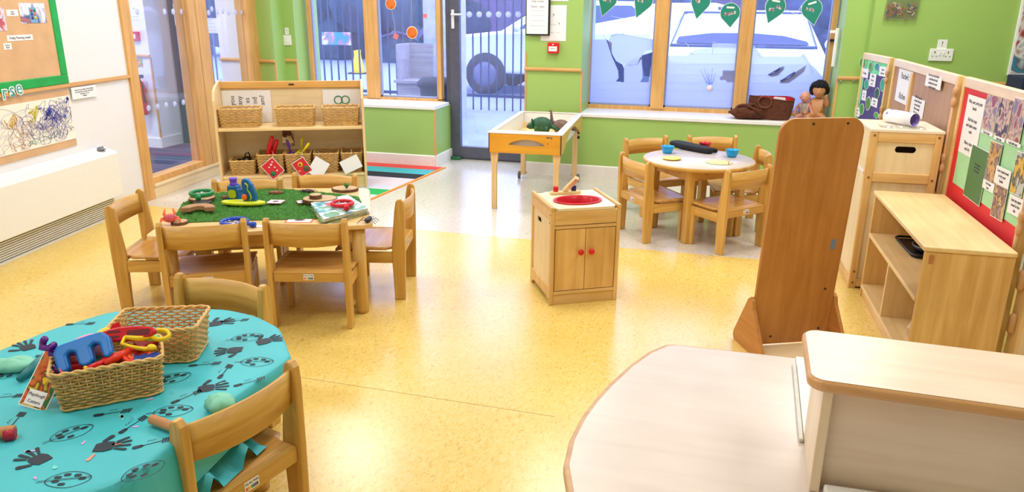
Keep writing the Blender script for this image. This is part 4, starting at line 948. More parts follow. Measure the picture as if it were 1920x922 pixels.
for k, (a, b, h, lab) in enumerate(((.07,.25,.11,'lowest left basket on the bookcase bottom shelf with dark strap inside'),(.27,.46,.15,'basket with two red tongs on the bookcase bottom shelf'),(.475,.66,.15,'basket of purple and yellow toy magnifiers on the bookcase bottom shelf'),(.69,.87,.15,'empty basket with a plain white tag on the bookcase bottom shelf'),(.895,1.05,.15,'rightmost basket on the bookcase bottom shelf, blank card hung on it'))):
    basket(lab, bp((a+b)/2,.14,.116), BA, b-a, .23, h, 'baskets on the lower bookcase shelf', flare=.010, pitch=.0115, stake=.026, amp=.0045)
def at_bc(name, label, cat, x, y, z, rz=0, tilt=0, group=None):
    t = thing(name, label, cat, bp(x,y,z), BA+rz, group); return t
t = at_bc('paper_sheet', 'white sheet with sideways handwriting behind the left upper basket', 'sheet', .02,bd-.016,bs+.002); MB().box(.0,.36,-.002,0,0,.245).build('sheet', paper, t)
for k, s_ in enumerate(('you','any','es','nd','am?')): text(s_, .05, (.075+.055*k,-.0035,.17), t, ink, rot=(90,-90,0))
t = at_bc('paper_sheet', 'white sheet with a green ring drawing behind the right upper basket', 'sheet', .77,bd-.016,bs+.002); MB().box(.0,.29,-.002,0,0,.245).build('sheet', paper, t)
for s_ in (-1,1): MB().tube([(.145+s_*.027+.03*math.cos(2*PI*i/20),-.004,.165+.03*math.sin(2*PI*i/20)) for i in range(20)], .004, 6, closed=True).build('ring_drawing', plain('ring_green', (30,130,90), .6), t)
# tongs
for k, (x, lab) in enumerate(((.325,'longer red plastic boomerang wand standing in the second lower basket'),(.355,'shorter red plastic boomerang wand standing in the second lower basket'))):
    t = at_bc('plastic_wand', lab, 'toy', x,.12+.02*k,.135); h = .26-.03*k
    MB().tube([(0,0,0),(.012,0,h*.35),(.035,0,h*.7),(.058,0,h*.95),(.062,0,h)], [.014,.017,.019,.017,.009], 10).build('wand', red, t)
def toy_mag(label, x, y, z, lean, col, r=.036):
    t = at_bc('toy_magnifier', label, 'toy magnifier', x,y,z); t.rotation_euler = (0,R_(lean),R_(BA)); m = plain('tm%s' % str(col), col, .35)
    MB().tube([(r*math.cos(2*PI*i/20),0,r*math.sin(2*PI*i/20)) for i in range(20)], .006, 8, closed=True).build('rim', m, t); MB().tube([(0,0,r),(0,0,r+.03),(0,0,r+.05),(0,0,r+.09),(0,0,r+.1)], [.006,.006,.010,.012,.006], 8).build('handle', m, t)
toy_mag('purple toy magnifier standing at the left of the third lower basket', .525,.10,.235,-14,(90,30,150)); toy_mag('yellow toy magnifier upright at the back of the third lower basket', .585,.17,.235,6,(225,215,40)); toy_mag('yellow toy magnifier leaning right in the third lower basket', .575,.08,.235,38,(235,220,30))
t = at_bc('hanging_pouch', 'small clear pouch with brown photos on the bookcase back panel', 'pouch', .44,bd-.02,.29); MB().box(0,.09,-.004,-.001,0,.15).build('film', glass_mat('bag_film',.25), t)
for k in range(3): MB().lathe([(.019,0),(.019,.002)], 16, None, T(.022+.032*(k%2),-.006,.11-.012*k,rx=90)).build('photo', plain('pouch_brown', (120,70,60), .6), t)
t = at_bc('black_strap', 'coiled black strap lying in the lowest left basket', 'strap', .16,.14,.215); MB().tube([(.05*math.cos(a*.9)*(1-.03*a),.05*math.sin(a*.9),.012*math.sin(a*1.7)) for a in [i*.45 for i in range(24)]], .007, 6).tube([(.0,0,0),(.02,-.03,.05),(.04,-.02,.06),(.05,.0,.01)], .005, 6).build('strap', black, t)
o = at_bc('toy_block', 'green toy block at the bottom of the second lower basket', 'toy', .40,.12,.20); MB().box(-.03,.03,-.02,.02,-.02,.03).build('block', plain('deep_green', (20,110,80), .5), o, .006)
def tagcard(label, x, z, w, h, rot_, mat, pics=()):
    t = at_bc('tag_card', label, 'tag', x,-.012,z); MB().box(-w/2,w/2,-.002,0,-h/2,h/2, M=T(ry=rot_)).build('card', paper, t)
    if mat: MB().box(-w/2+.004,w/2-.004,-.003,-.002,-h/2+.004,h/2-.004, M=T(ry=rot_)).build('print', mat, t)
    for (px, pz, r, c) in pics: MB().lathe([(r,0),(r,.001)], 14, None, T(px,-.0035,pz,rx=90)).build('picture', plain('tp%s' % str(c), c, .5), t)
    MB().tube([(0,0,h*.4),(.01,.02,h*.4+.06),(.0,.035,h*.4+.07)], .001, 4).build('string', paper, t)
tagcard('red spotted picture tag with a green shape hanging on the second lower basket', .385,.17,.115,.135,-38,plain('tag_red', (205,30,45), .45), [(-.01,.03,.008,(245,235,235)),(.015,.01,.006,(245,235,235)),(-.025,.01,.006,(245,235,235)),(.0,-.04,.02,(30,110,70)),(.03,-.015,.006,(245,235,235)),(.0,.05,.006,(245,235,235))])
tagcard('red picture tag with a yellow magnifier hanging on the third lower basket', .60,.175,.105,.125,-32,plain('tag_red',(205,30,45)), [(-.012,.02,.018,(240,210,30)),(-.012,.02,.012,(205,30,45)),(.03,-.012,.022,(40,110,60)),(.03,-.012,.014,(235,110,130)),(-.02,-.03,.006,(240,210,30))])
tagcard('plain white folded tag hanging between third and fourth lower baskets', .72,.165,.12,.14,33,None)
tagcard('blank white card tilted on the rightmost lower basket', .965,.185,.145,.105,-24,None)

# ================================================================== SAND TABLE
SX, SY, SA_ = -1.524, 4.897, 3.4; sw, sd_, shh = .504, 1.115, .542
m_syel = wood('sand_yellow', (222,152,36), (236,172,54), 'x', .42, .6); m_sleg = wood('sand_leg', (226,188,128), (240,206,150), 'z', .5); m_tray = plain('sand_tray', (236,234,236), .35, var=.02)
st_ = thing('sand_table', 'yellow fronted wooden sand tray on legs with white plastic liner beside the door', 'sand table', (SX,SY,0), SA_)
h0 = shh-.141
# front board with a curved hand slot
n = 18; slot_t = [(.14+.25*i/n, h0+.062+.036*math.sin(PI*i/n)**.8) for i in range(n+1)]; slot_b = [(.14+.25*i/n, h0+.058-.006*math.sin(PI*i/n)) for i in range(n+1)]
fb = MB(); top = shh-.006
for i in range(n):
    a, b = slot_t[i], slot_t[i+1]; fb.prism([a,b,(b[0],top),(a[0],top)], 0, .012, 'y'); a, b = slot_b[i], slot_b[i+1]; fb.prism([(a[0],h0),(b[0],h0),b,a], 0, .012, 'y')
fb.box(0,.14,0,.012,h0,top).box(.39,sw,0,.012,h0,top); fb.build('front_board', m_syel, st_)
MB().box(0,.006,-.0025,0,h0,top).box(sw-.008,sw,-.0025,0,h0,top).build('edge_strip', plain('edge_dark', (90,52,26), .5), st_)
MB().box(0,sw,sd_-.012,sd_,h0,top).build('end_board', m_syel, st_)
mk_ = MB(); mk_.box(.40,.425,-.001,.0,h0+.112,h0+.12).box(.43,.437,-.001,0,h0+.108,h0+.12).box(.437,.443,-.001,0,h0+.112,h0+.116).tube([(.412,-.001,h0+.082),(.413,-.001,h0+.068)], .0015, 4).tube([(.40,-.001,h0+.07),(.405,-.001,h0+.073)], .0012, 4).tube([(.437,-.001,h0+.095),(.438,-.001,h0+.09)], .0012, 4); mk_.build('printed_mark', ink, st_)
for x in (0, sw-.012):   # arched side boards
    pts = [(0.012,h0),(.10,h0)]+[(.10+ (sd_-.2)*i/16, h0+.11*math.sin(PI*i/16)) for i in range(17)]+[(sd_-.012,h0),(sd_-.012,top),(.012,top)]
    MB().prism(pts, x, x+.012, 'x').build('side_board', wood('sand_side', (214,176,70), (228,192,92), 'y', .45), st_)
tr = MB(); i0, i1, j0, j1 = .035, sw-.035, .05, sd_-.05
for a in ((-.006,i0,-.006,sd_+.006),(i1,sw+.006,-.006,sd_+.006),(i0,i1,-.006,j0),(i0,i1,j1,sd_+.006)): tr.box(a[0],a[1],a[2],a[3],shh-.008,shh)
tr.box(i0-.004,i0,j0,j1,h0+.01,shh).box(i1,i1+.004,j0,j1,h0+.01,shh).box(i0,i1,j0-.004,j0,h0+.01,shh).box(i0,i1,j1,j1+.004,h0+.01,shh).box(i0,i1,j0,j1,h0+.004,h0+.012)
tr.tube([(i0,j0,shh+.002),(i1,j0,shh+.002),(i1,j1,shh+.002),(i0,j1,shh+.002)], .006, 8, closed=True)
tr.build('tray', m_tray, st_, bevel=.002)
for k, (x, y) in enumerate(((.008,.016),(sw-.062,.016))):
    MB().prism([(x,.40),(x+.054,.40),(x+.050,.345),(x+.044,.31),(x+.044,0),(x+.008,0),(x+.008,.31),(x+.004,.345)], y, y+.028, 'y').build('leg', m_sleg, st_, bevel=.003)
for k, (x, y) in enumerate(((.02,sd_-.10),(sw-.06,sd_-.10))):
    l = MB().prism([(x,.47),(x+.04,.47),(x+.04,.035),(x,.035)], y, y+.03, 'y').build('leg', m_sleg, st_, bevel=.003)
    sx = -1 if k == 0 else 1; wx = x-.014 if k == 0 else x+.054
    MB().lathe([(.001,-.01),(.018,-.01),(.03,-.008),(.03,.008),(.018,.01),(.001,.01)], 20, None, T(wx,y+.02,.030,ry=90)).build('wheel', plain('wheel_grey', (120,116,112), .5), l)
    MB().lathe([(.008,-.03),(.008,.03)], 10, None, T(x+.02,y+.02,.05,ry=90)).build('axle', steel, l)
    MB().ball((x+.044,y+.01,.40), .014, 10).ball((x+.044,y+.01,.36), .014, 10).build('adjusting_knob', black, l)
sand = MB(); nx, ny = 16, 30; vs = []; q = random.Random(4)
for j in range(ny+1):
    for i in range(nx+1):
        x = i0+.002+(i1-i0-.004)*i/nx; y = j0+.002+(j1-j0-.004)*j/ny
        z = h0+.022+.06*math.exp(-((x-.27)/.12)**2-((y-.86)/.16)**2)+.012*math.sin(x*31+y*9)*math.sin(y*13)
        vs.append((x,y,max(h0+.014,z)))
sand.add(vs, [(j*(nx+1)+i,j*(nx+1)+i+1,(j+1)*(nx+1)+i+1,(j+1)*(nx+1)+i) for j in range(ny) for i in range(nx)], None, None, True)
o = sand.build('play_sand', plain('sand', (236,214,150), .95, var=.12, scale=150, bump=.5)); o.location = (SX,SY,0); o.rotation_euler = (0,0,R_(SA_)); o['kind'] = 'stuff'; tag(o, 'pale yellow play sand heaped in the tray', 'sand')
SM = Matrix.Translation((SX,SY,0)) @ Matrix.Rotation(R_(SA_),4,'Z')
def dino(label, x, y, z, rz, col, neck, r=.05):
    v = SM @ Vector((x,y,z)); t = thing('toy_dinosaur', label, 'toy dinosaur', v, SA_+rz); m = plain('dino%d' % col[0], col, .5, var=.3, scale=40)
    b = MB(); b.ball((0,0,r*.95), r, 14, sc=(1.35,.8,.95))
    if neck: b.tube([(-r*.9,0,r),(-r*1.35,0,r*1.7),(-r*1.45,0,r*2.6),(-r*1.5,0,r*3.1),(-r*1.85,0,r*3.05)], [r*.42,r*.26,r*.17,r*.2,r*.1], 10)
    else: b.tube([(-r*.9,0,r*.8),(-r*1.6,0,r*.7),(-r*1.9,0,r*.55)], [r*.45,r*.42,r*.15], 10); 
    b.tube([(r,0,r*.9),(r*1.8,0,r*.5),(r*2.6,0,r*.3)], [r*.4,r*.2,r*.05], 8)
    for sx in (-.6,.6):
        for sy in (-.5,.5): b.tube([(sx*r,sy*r,r*.8),(sx*r*1.1,sy*r*1.05,r*.3),(sx*r*1.1,sy*r*1.05,0)], [r*.3,r*.2,r*.22], 8)
    b.build('body', m, t)
    if not neck:
        f = MB(); f.prism([(r*.75*math.cos(R_(a)),r*.75*math.sin(R_(a))) for a in range(-20,201,20)], -.003, .003, 'x', None, T(-r*1.1,0,r*.9,ry=-15)); f.build('frill', m, t)
        hn = MB(); 
        for sy in (-1,1): hn.tube([(-r*1.4,sy*r*.25,r*1.0),(-r*1.9,sy*r*.3,r*1.5)], [.006,.001], 6)
        hn.build('horn', plain('horn', (235,225,200), .5), t)
    return t
dino('dark green horned toy dinosaur standing in the sand tray', .26,.62,h0+.055,0,(34,84,56),False,.06)
dino('brown long-necked toy dinosaur standing in the sand tray', .40,.66,h0+.05,6,(112,86,76),True,.052)
dino('small red brown toy dinosaur near the front rim of the sand tray', .43,.20,h0+.03,80,(150,80,60),False,.022)

# ================================================================== SINK UNIT
KX, KY, KA = -.713, 3.255, 29.3; kw, kd, kh = .341, .349, .472
sk = thing('play_sink_unit', 'small wooden play sink unit with red bowl and red-knobbed doors', 'play sink', (KX,KY,0), KA)
for x in (0,kw-.02):
    sf = MB(); sf.box(x,x+.02,0,.028,0,kh-.012).box(x,x+.02,kd-.028,kd,0,kh-.012).box(x,x+.02,.028,kd-.028,kh-.06,kh-.012)
    sf.prism([(.028,.012),(.06,.03),(kd-.06,.03),(kd-.028,.012),(kd-.028,.085),(.028,.085)], x, x+.02, 'x'); f_ = sf.build('side_frame', CAB('z'), sk, bevel=.003)
    # side panel with an oval hand hole (left side shows)
    hc, hr, hl, hz_ = kd-.19+.06, .0125, .022, kh-.105
    X = x+.007; pn = MB(); y0, y1 = .028, kd-.028; a0, a1 = hc-hl-hr, hc+hl+hr
    pn.box(X,X+.006,y0,a0,.085,kh-.06).box(X,X+.006,a1,y1,.085,kh-.06); m_ = 14
    for i in range(m_):
        ya, yb = a0+(a1-a0)*i/m_, a0+(a1-a0)*(i+1)/m_
        hh = lambda y: math.sqrt(max(0,hr*hr-max(0,abs(y-hc)-hl)**2))
        pn.prism([(ya,hz_+hh(ya)),(yb,hz_+hh(yb)),(yb,kh-.06),(ya,kh-.06)], X, X+.006, 'x').prism([(ya,.085),(yb,.085),(yb,hz_-hh(yb)),(ya,hz_-hh(ya))], X, X+.006, 'x')
    pn.build('side_panel', PALE('z'), sk)
    MB().box(x-.001 if x == 0 else x+.004, x+.018 if x == 0 else x+.021, -.002,kd,kh-.012,kh+.008).build('side_lip', CAB('y'), sk, bevel=.004)
MB().box(.02,kw-.02,.002,.014,kh-.08,kh-.013).build('fascia', CAB('x'), sk, .002); MB().box(.02,kw-.02,.0,.018,kh-.098,kh-.083).build('front_rail', CAB('x'), sk, .003)
MB().box(.02,kw-.02,.004,.018,.0,.050).build('kick_board', CAB('x'), sk, .002); MB().box(.02,kw-.02,.0,.02,.051,.068).build('front_rail', CAB('x'), sk, .003)
MB().box(.02,kw-.02,kd-.012,kd-.005,.02,kh-.02).build('back_panel', PALE('z'), sk); MB().box(.02,kw-.02,.02,kd-.012,.06,.068).build('bottom_panel', PALE('x'), sk)
for k in (0,1):
    x0 = .023+k*(kw-.044)/2; x1 = x0+(kw-.048)/2
    d_ = MB().box(x0,x1,.0,.014,.071,kh-.101).build('door', wood('door_blocks', (206,156,84), (236,192,122), 'z', .4, .6), sk, bevel=.002)
    kx = x1-.025 if k == 0 else x0+.025
    MB().lathe([(.006,0),(.006,.008),(.013,.012),(.015,.019),(.012,.026),(.001,.028)], 16, None, T(kx,0,.262,rx=90)).build('knob', red, d_)
# top with an oval cut out
ocx, ocy, ora, orb = kw/2+.0, .135, .113, .082; N_ = 40; tv = MB(); outer = []
for i in range(N_):
    a = 2*PI*i/N_; c, s = math.cos(a), math.sin(a); tt = min(((kw/2-.02)/abs(c)) if abs(c) > 1e-6 else 9, ((kd-.012-ocy)/s if s > 0 else (ocy-.001)/-s) if abs(s) > 1e-6 else 9); outer.append((ocx+c*tt, ocy+s*tt))
vs = []
for z in (kh-.012,kh): 
    for i in range(N_): vs.append((*outer[i],z))
    for i in range(N_): vs.append((ocx+ora*math.cos(2*PI*i/N_), ocy+orb*math.sin(2*PI*i/N_), z))
fs = []
for i in range(N_):
    j = (i+1)%N_; fs += [(2*N_+i,2*N_+j,3*N_+j,3*N_+i)[::-1],(i,j,N_+j,N_+i),(i,2*N_+i,2*N_+j,j)[::-1],(N_+i,N_+j,3*N_+j,3*N_+i)]
tv.add(vs, fs); tv.box(.02,.06,kd-.02,kd-.012,kh-.012,kh); tv.build('worktop', wood('sink_top', (236,218,178), (244,228,194), 'x', .35), sk)
MB().lathe([(1.0,0),(1.06,.003),(1.06,.006),(1.0,.008),(.94,.004),(.9,-.03),(.78,-.07),(.5,-.082),(.001,-.084)], 44, None, Matrix.Translation((ocx,ocy,kh)) @ Matrix.Diagonal((ora,orb,1,1)), caps=False).build('sink_bowl', rd2, sk)
fa = MB().prism(rrect(.075,.235,.262,.300,.016), kh+.0005, kh+.014, 'z').build('tap_base', BIR('x'), sk, .003)
MB().lathe([(.012,0),(.013,.004),(.013,.022),(.010,.027),(.001,.028)], 16, None, T(.105,.281,kh+.014)).build('hot_tap', red, fa); MB().lathe([(.012,0),(.013,.004),(.013,.022),(.010,.027),(.001,.028)], 16, None, T(.198,.281,kh+.014)).build('cold_tap', plain('navy_blue', (28,30,96), .4), fa)
MB().box(-.011,.011,-.011,.011,0,.115, M=T(.150,.285,kh+.012,rx=38,ry=28)).build('spout', BIR('z'), fa, .003)
for y, z in ((.01,kh-.03),(.01,.03),(.02,kh-.07)): MB().lathe([(.004,0),(.004,.001)], 10, None, T(-.0005,y+.002,z,ry=-90)).build('screw', plain('screw_brown', (120,70,40), .4), sk)

# ================================================================== TALL MIRROR PANEL (seen from the back)
MX, MY, MA = .191, 3.022, 24.8; mw, mh, ml_ = .344, .965, -.057
mr = thing('standing_mirror', 'tall beech backed standing mirror panel with triangular feet, seen from behind', 'mirror', (MX,MY,0), MA)
M = Matrix.Translation((0,0,.02)) @ Matrix.Rotation(math.atan2(-ml_,mh-.02),4,'X')
rc_ = .06; n = 8; pts = [(0,0),(mw,0)]+[(mw-rc_+rc_*math.cos(R_(90*i/n)), mh-.02-rc_+rc_*math.sin(R_(90*i/n))) for i in range(n+1)]+[(rc_+rc_*math.cos(R_(90+90*i/n)), mh-.02-rc_+rc_*math.sin(R_(90+90*i/n))) for i in range(n+1)]
MB().prism(pts, 0, .014, 'y', None, M).build('panel', BEE('z'), mr); 
MB().prism([(a*.9+mw*.05,b*.94+.03) for a,b in pts], .0142, .017, 'y', None, M).build('mirror_sheet', plain('mirror', (220,225,230), .05, metal=1), mr)
sc_ = MB()
for x, z in ((.13,.925),(.27,.925),(.30,.24),(.30,.06),(.09,.035)): sc_.lathe([(.005,0),(.005,.002)], 12, None, M @ T(x,0,z,rx=90))
sc_.build('screw', plain('screw_dark', (60,40,30), .4), mr); MB().box(.29,.31,-.0015,0,.415,.455, M=M).build('maker_sticker', plain('sticker_blue', (120,140,180), .5), mr)
tri = [(-.14,.0),(.10,.0),(.125,.03),(.115,.055),(.018,.225),(.0,.24),(-.02,.228),(-.15,.03)]
tri = [(-.165,0),(.11,0),(.122,.02),(.118,.04),(.02,.222),(.0,.236),(-.018,.224),(-.03,.19)]
for x in (-.016,mw+.001): MB().prism(tri, x, x+.015, 'x').build('foot_bracket', BEE('y'), mr, .002)
MB().box(0,mw,-.15,-.002,.0,.016).build('base_board', PALE('x'), mr, .002)

# ================================================================== TALL CABINET + SHELF UNIT
cb = thing('play_cupboard', 'tall wooden play cupboard with oval hand hole behind the low shelf unit', 'cupboard', (.694,3.93,0), 2.0); cw, cdp, chh = .32, .352, .81
for x, y in ((0,0),(cw-.035,0),(0,cdp-.03),(cw-.035,cdp-.03)): MB().box(x,x+.035,y,y+.03,0,chh-.014).build('post', CAB('z'), cb, .003)
MB().box(-.002,cw+.002,-.002,cdp,chh-.0138,chh).build('top_panel', wood('cup_top', (238,222,196), (246,232,208), 'x', .3), cb, .002)
MB().box(.035,cw-.035,0,.03,chh-.06,chh-.014).build('front_rail', CAB('x'), cb, .002); MB().box(.035,cw-.035,0,.03,.555,.60).build('front_rail', CAB('x'), cb, .002); MB().box(.035,cw-.035,0,.03,0.01,.05).build('front_rail', CAB('x'), cb, .002)
# front panel with oval hole
X0, X1, Z0, Z1 = .035, cw-.035, .60, chh-.06; hc, hz_, hl, hr = .165, .715, .032, .0155; pn = MB(); a0, a1 = hc-hl-hr, hc+hl+hr
pn.box(X0,a0,.010,.018,Z0,Z1).box(a1,X1,.010,.018,Z0,Z1); m_ = 18
hh = lambda y: math.sqrt(max(0,hr*hr-max(0,abs(y-hc)-hl)**2))
for i in range(m_):
    a, b = a0+(a1-a0)*i/m_, a0+(a1-a0)*(i+1)/m_
    pn.prism([(a,hz_+hh(a)),(b,hz_+hh(b)),(b,Z1),(a,Z1)], .010, .018, 'y').prism([(a,Z0),(b,Z0),(b,hz_-hh(b)),(a,hz_-hh(a))], .010, .018, 'y')
pn.build('front_panel', PALE('z'), cb); MB().box(.035,cw-.035,.012,.018,.05,.555).build('lower_panel', PALE('z'), cb)
MB().box(.004,.02,.03,cdp-.03,.60,chh-.014).build('side_panel', PALE('y'), cb, .001); MB().box(-.004,.02,.03,cdp-.03,.585,.60).build('side_ledge', plain('ledge', (236,226,222), .4), cb, .002)
dd = MB().box(.002,.018,.032,cdp-.032,.06,.58).build('side_door', PALE('z'), cb, .002); MB().box(.004,.02,.03,cdp-.03,.0,.055).build('side_rail', CAB('y'), cb, .002)
MB().box(cw-.02,cw-.005,.03,cdp-.03,0.01,chh-.014).build('side_panel', PALE('y'), cb); MB().box(.035,cw-.035,cdp-.02,cdp-.01,0.01,chh-.014).build('back_panel', PALE('x'), cb)
bl_ = MB()
for x, z in ((.018,chh-.03),(cw-.02,chh-.03),(.018,.575),(cw-.02,.575),(.018,.09),(.018,.03)): bl_.lathe([(.006,-.001),(.006,.002),(.003,.0025),(.001,.001)], 12, None, T(x,0,z,rx=90))
bl_.build('bolt', plain('bolt_brown', (150,90,50), .35), cb)
p = fl(1678,222,.81); t = thing('paper_roll', 'white paper roll with purple writing lying on top of the play cupboard', 'paper roll', (.855,4.13,.81+.034), 0, rot=(0,R_(-90),R_(-38+0)))
t.rotation_euler = (R_(90),0,R_(35)); L_ = .17
MB().lathe([(.031,-L_/2),(.033,-L_/2),(.033,L_/2),(.031,L_/2),(.031,-L_/2)], 30, caps=False).build('roll', paper, t)
MB().lathe([(.0306,-L_/2+.001),(.0306,L_/2-.001)], 30, caps=False).build('inner_print', plain('purple_print', (160,140,215), .6, var=.5, scale=60), t)
q = random.Random(9); sb_ = MB()
for k in range(34):
    a = q.uniform(-.5,2.8); z = q.uniform(-L_/2+.01,L_/2-.03); sb_.tube([(.0333*math.cos(a+.12*j),.0333*math.sin(a+.12*j),z+.004*math.sin(j*2.1)) for j in range(4)], .0009, 4)
sb_.build('handwriting', plain('purple_ink', (120,90,190), .6), t)
t = thing('plastic_wallet', 'crumpled clear plastic wallet under the paper roll, drooping over the cupboard front', 'wallet', (.84,4.0,.811)); pm_ = MB(); vs = []; q = random.Random(2); nx = 14
for j in range(nx+1):
    for i in range(nx+1): vs.append((-.1+.2*i/nx, -.05+.13*j/nx, .0015+abs(q.gauss(0,.003))))
pm_.add(vs, [(j*(nx+1)+i,j*(nx+1)+i+1,(j+1)*(nx+1)+i+1,(j+1)*(nx+1)+i) for j in range(nx) for i in range(nx)]); pm_.build('film', glass_mat('wallet_film', .3, (.95,.95,.98)), t)

sh = thing('shelf_unit', 'low open wooden shelf unit standing against the room divider boards', 'shelf unit', (.754,2.925,0), 1.4); swd, sl_, sht = .30, .915, .532
for y in (0,sl_-.018): MB().box(0.004,swd,y,y+.018,0,sht-.018).build('side_panel', CAB('z'), sh, .003)
MB().prism(rrect(-.004,swd+.004,-.006,sl_+.004,.012,3), sht-.0178, sht, 'z').build('top_panel', wood('shelf_top', (232,200,142), (242,214,160), 'y', .33), sh, .004)
MB().box(0,swd-.012,.0185,sl_-.0185,.310,.328).build('shelf', BIR('y'), sh, .003); MB().box(0,swd-.012,.0185,sl_-.0185,.048,.066).build('shelf', BIR('y'), sh, .003)
MB().box(swd-.011,swd-.004,.018,sl_-.018,.02,sht-.018).build('back_panel', BIR('y'), sh); MB().box(.006,swd-.012,.47,.485,.0665,.3095).build('upright', BIR('z'), sh)
MB().box(.01,.03,.02,sl_-.02,.0,.047).build('plinth', CAB('y'), sh); MB().prism(rrect(.02,.036,sht-.065,sht-.03,.006,3), -.002, 0, 'y').build('joint_plate', plain('plate_brown', (190,130,80), .4), sh)
t = thing('baking_tray', 'black baking tray on the middle shelf of the low unit', 'tray', (.93,3.60,.329), 3)
MB().prism(rrect(-.09,.09,-.15,.15,.03), 0, .004, 'z').build('base', black, t); MB().tube([(a,b,.012) for a,b in rrect(-.092,.092,-.152,.152,.03)], .006, 6, closed=True).build('rim', black, t)
t = thing('frying_pan', 'black play frying pan resting in the baking tray', 'pan', (.93,3.55,.336)); MB().lathe([(.001,0),(.05,0),(.065,.025),(.067,.025),(.053,-.002)], 28).build('pan', black, t); MB().tube([(0,.06,.02),(0,.1,.03),(0,.14,.032)], [.006,.008,.007], 8).build('handle', black, t); MB().lathe([(.066,.025),(.068,.027),(.066,.028),(.066,.025)], 28, caps=False).build('rim', steel, t)
t = thing('wooden_toy_block', 'pale folded brown paper bag on the bottom shelf near the front', 'block', (.875,3.17,.067), 25)
t.name = 'paper_bag'; t['category'] = 'paper bag'
MB().prism([(-.05,0),(.05,0),(.055,.05),(.02,.1),(-.03,.085),(-.06,.045)], -.04, .04, 'y').build('bag', plain('kraft', (214,188,150), .75, var=.15, scale=20), t, .004)

# ================================================================== ROOM DIVIDER BOARDS
DIV = [((.925,5.97),(.992,5.36),1.065,'green'),((1.004,5.30),(1.036,3.97),1.065,'wood'),((1.050,3.955),(1.078,3.03),1.065,'red')]
def divider(k, A, B, H, label):
    A = Vector(A); B = Vector(B); d = B-A; rz = math.degrees(math.atan2(d.y,d.x)); L = d.length
    t = thing('room_divider_board', label, 'divider board', (A.x,A.y,0), rz, 'hinged wooden room divider boards')
    fr = OAK('z') if 0 else wood('divider_frame', (228,188,124), (242,208,150), 'z', .4); fx = wood('divider_frame', (228,188,124), (242,208,150), 'x', .4)
    for x in (0, L-.035): MB().box(x,x+.035,0,.03,.02,H-.0005).build('post', fr, t, .003)
    MB().box(.035,L-.035,0,.03,H-.045,H).build('top_rail', wood('divider_top', (232,208,176), (242,220,190), 'x', .35), t, .004); MB().box(.035,L-.035,0,.03,.45,.50).build('middle_rail', fx, t, .003); MB().box(.035,L-.035,0,.03,.03,.08).build('bottom_rail', fx, t, .003)
    return t, L, rz
def hinge(parent, x, zs):
    for z in zs:
        MB().lathe([(.007,-.045),(.012,-.035),(.012,-.012),(.008,-.008),(.008,.008),(.012,.012),(.012,.035),(.007,.045)], 12, None, T(x,-.006,z)).build('hinge', plain('hinge_wood', (206,162,114), .45), parent)
    MB().lathe([(.006,0),(.006,1.0)], 8, None, T(x,-.006,.03)).build('hinge_rod', plain('hinge_wood',(214,150,90)), parent)
dA, LA, rA = divider(0,*DIV[0][:3],'far divider board with purple leaf display beside the green pier')
MB().box(.035,LA-.035,.008,.014,.08,1.019).build('board', plain('mint', (120,226,160), .7, var=.05), dA); MB().box(.075,LA-.07,.006,.008,.1,.94).build('backing_paper', plain('purple_paper', (78,66,130), .7, var=.12, scale=12), dA)
hinge(dA, LA+.004, (.95,.72,.3))
dB, LB, rB = divider(1,*DIV[1][:3],'middle divider board with plain brown panels and kitchen notices')
MB().box(.035,LB-.035,.012,.018,.08,1.019).build('board', wood('board_brown', (176,136,104), (190,150,118), 'z', .5), dB); MB().box(.46,.50,.0,.012,.0805,1.0095).build('stile', wood('divider_frame', (228,188,124), (242,208,150), 'z', .4), dB)
hinge(dB, LB+.012, (.97,.66,.3))
dC, LC_, rC = divider(2,*DIV[2][:3],'nearest divider board with red paper and hand washing photographs')
MB().box(.035,LC_-.035,.008,.014,.5,1.019).build('board', plain('red_paper', (222,40,50), .6, var=.06, scale=4), dC)
MB().box(.035,LC_-.035,.012,.018,.08,.45).build('lower_board', wood('board_brown', (176,136,104), (190,150,118), 'z', .5), dC)
hinge(dC, LC_+.012, (.95,.62,.35,.2))
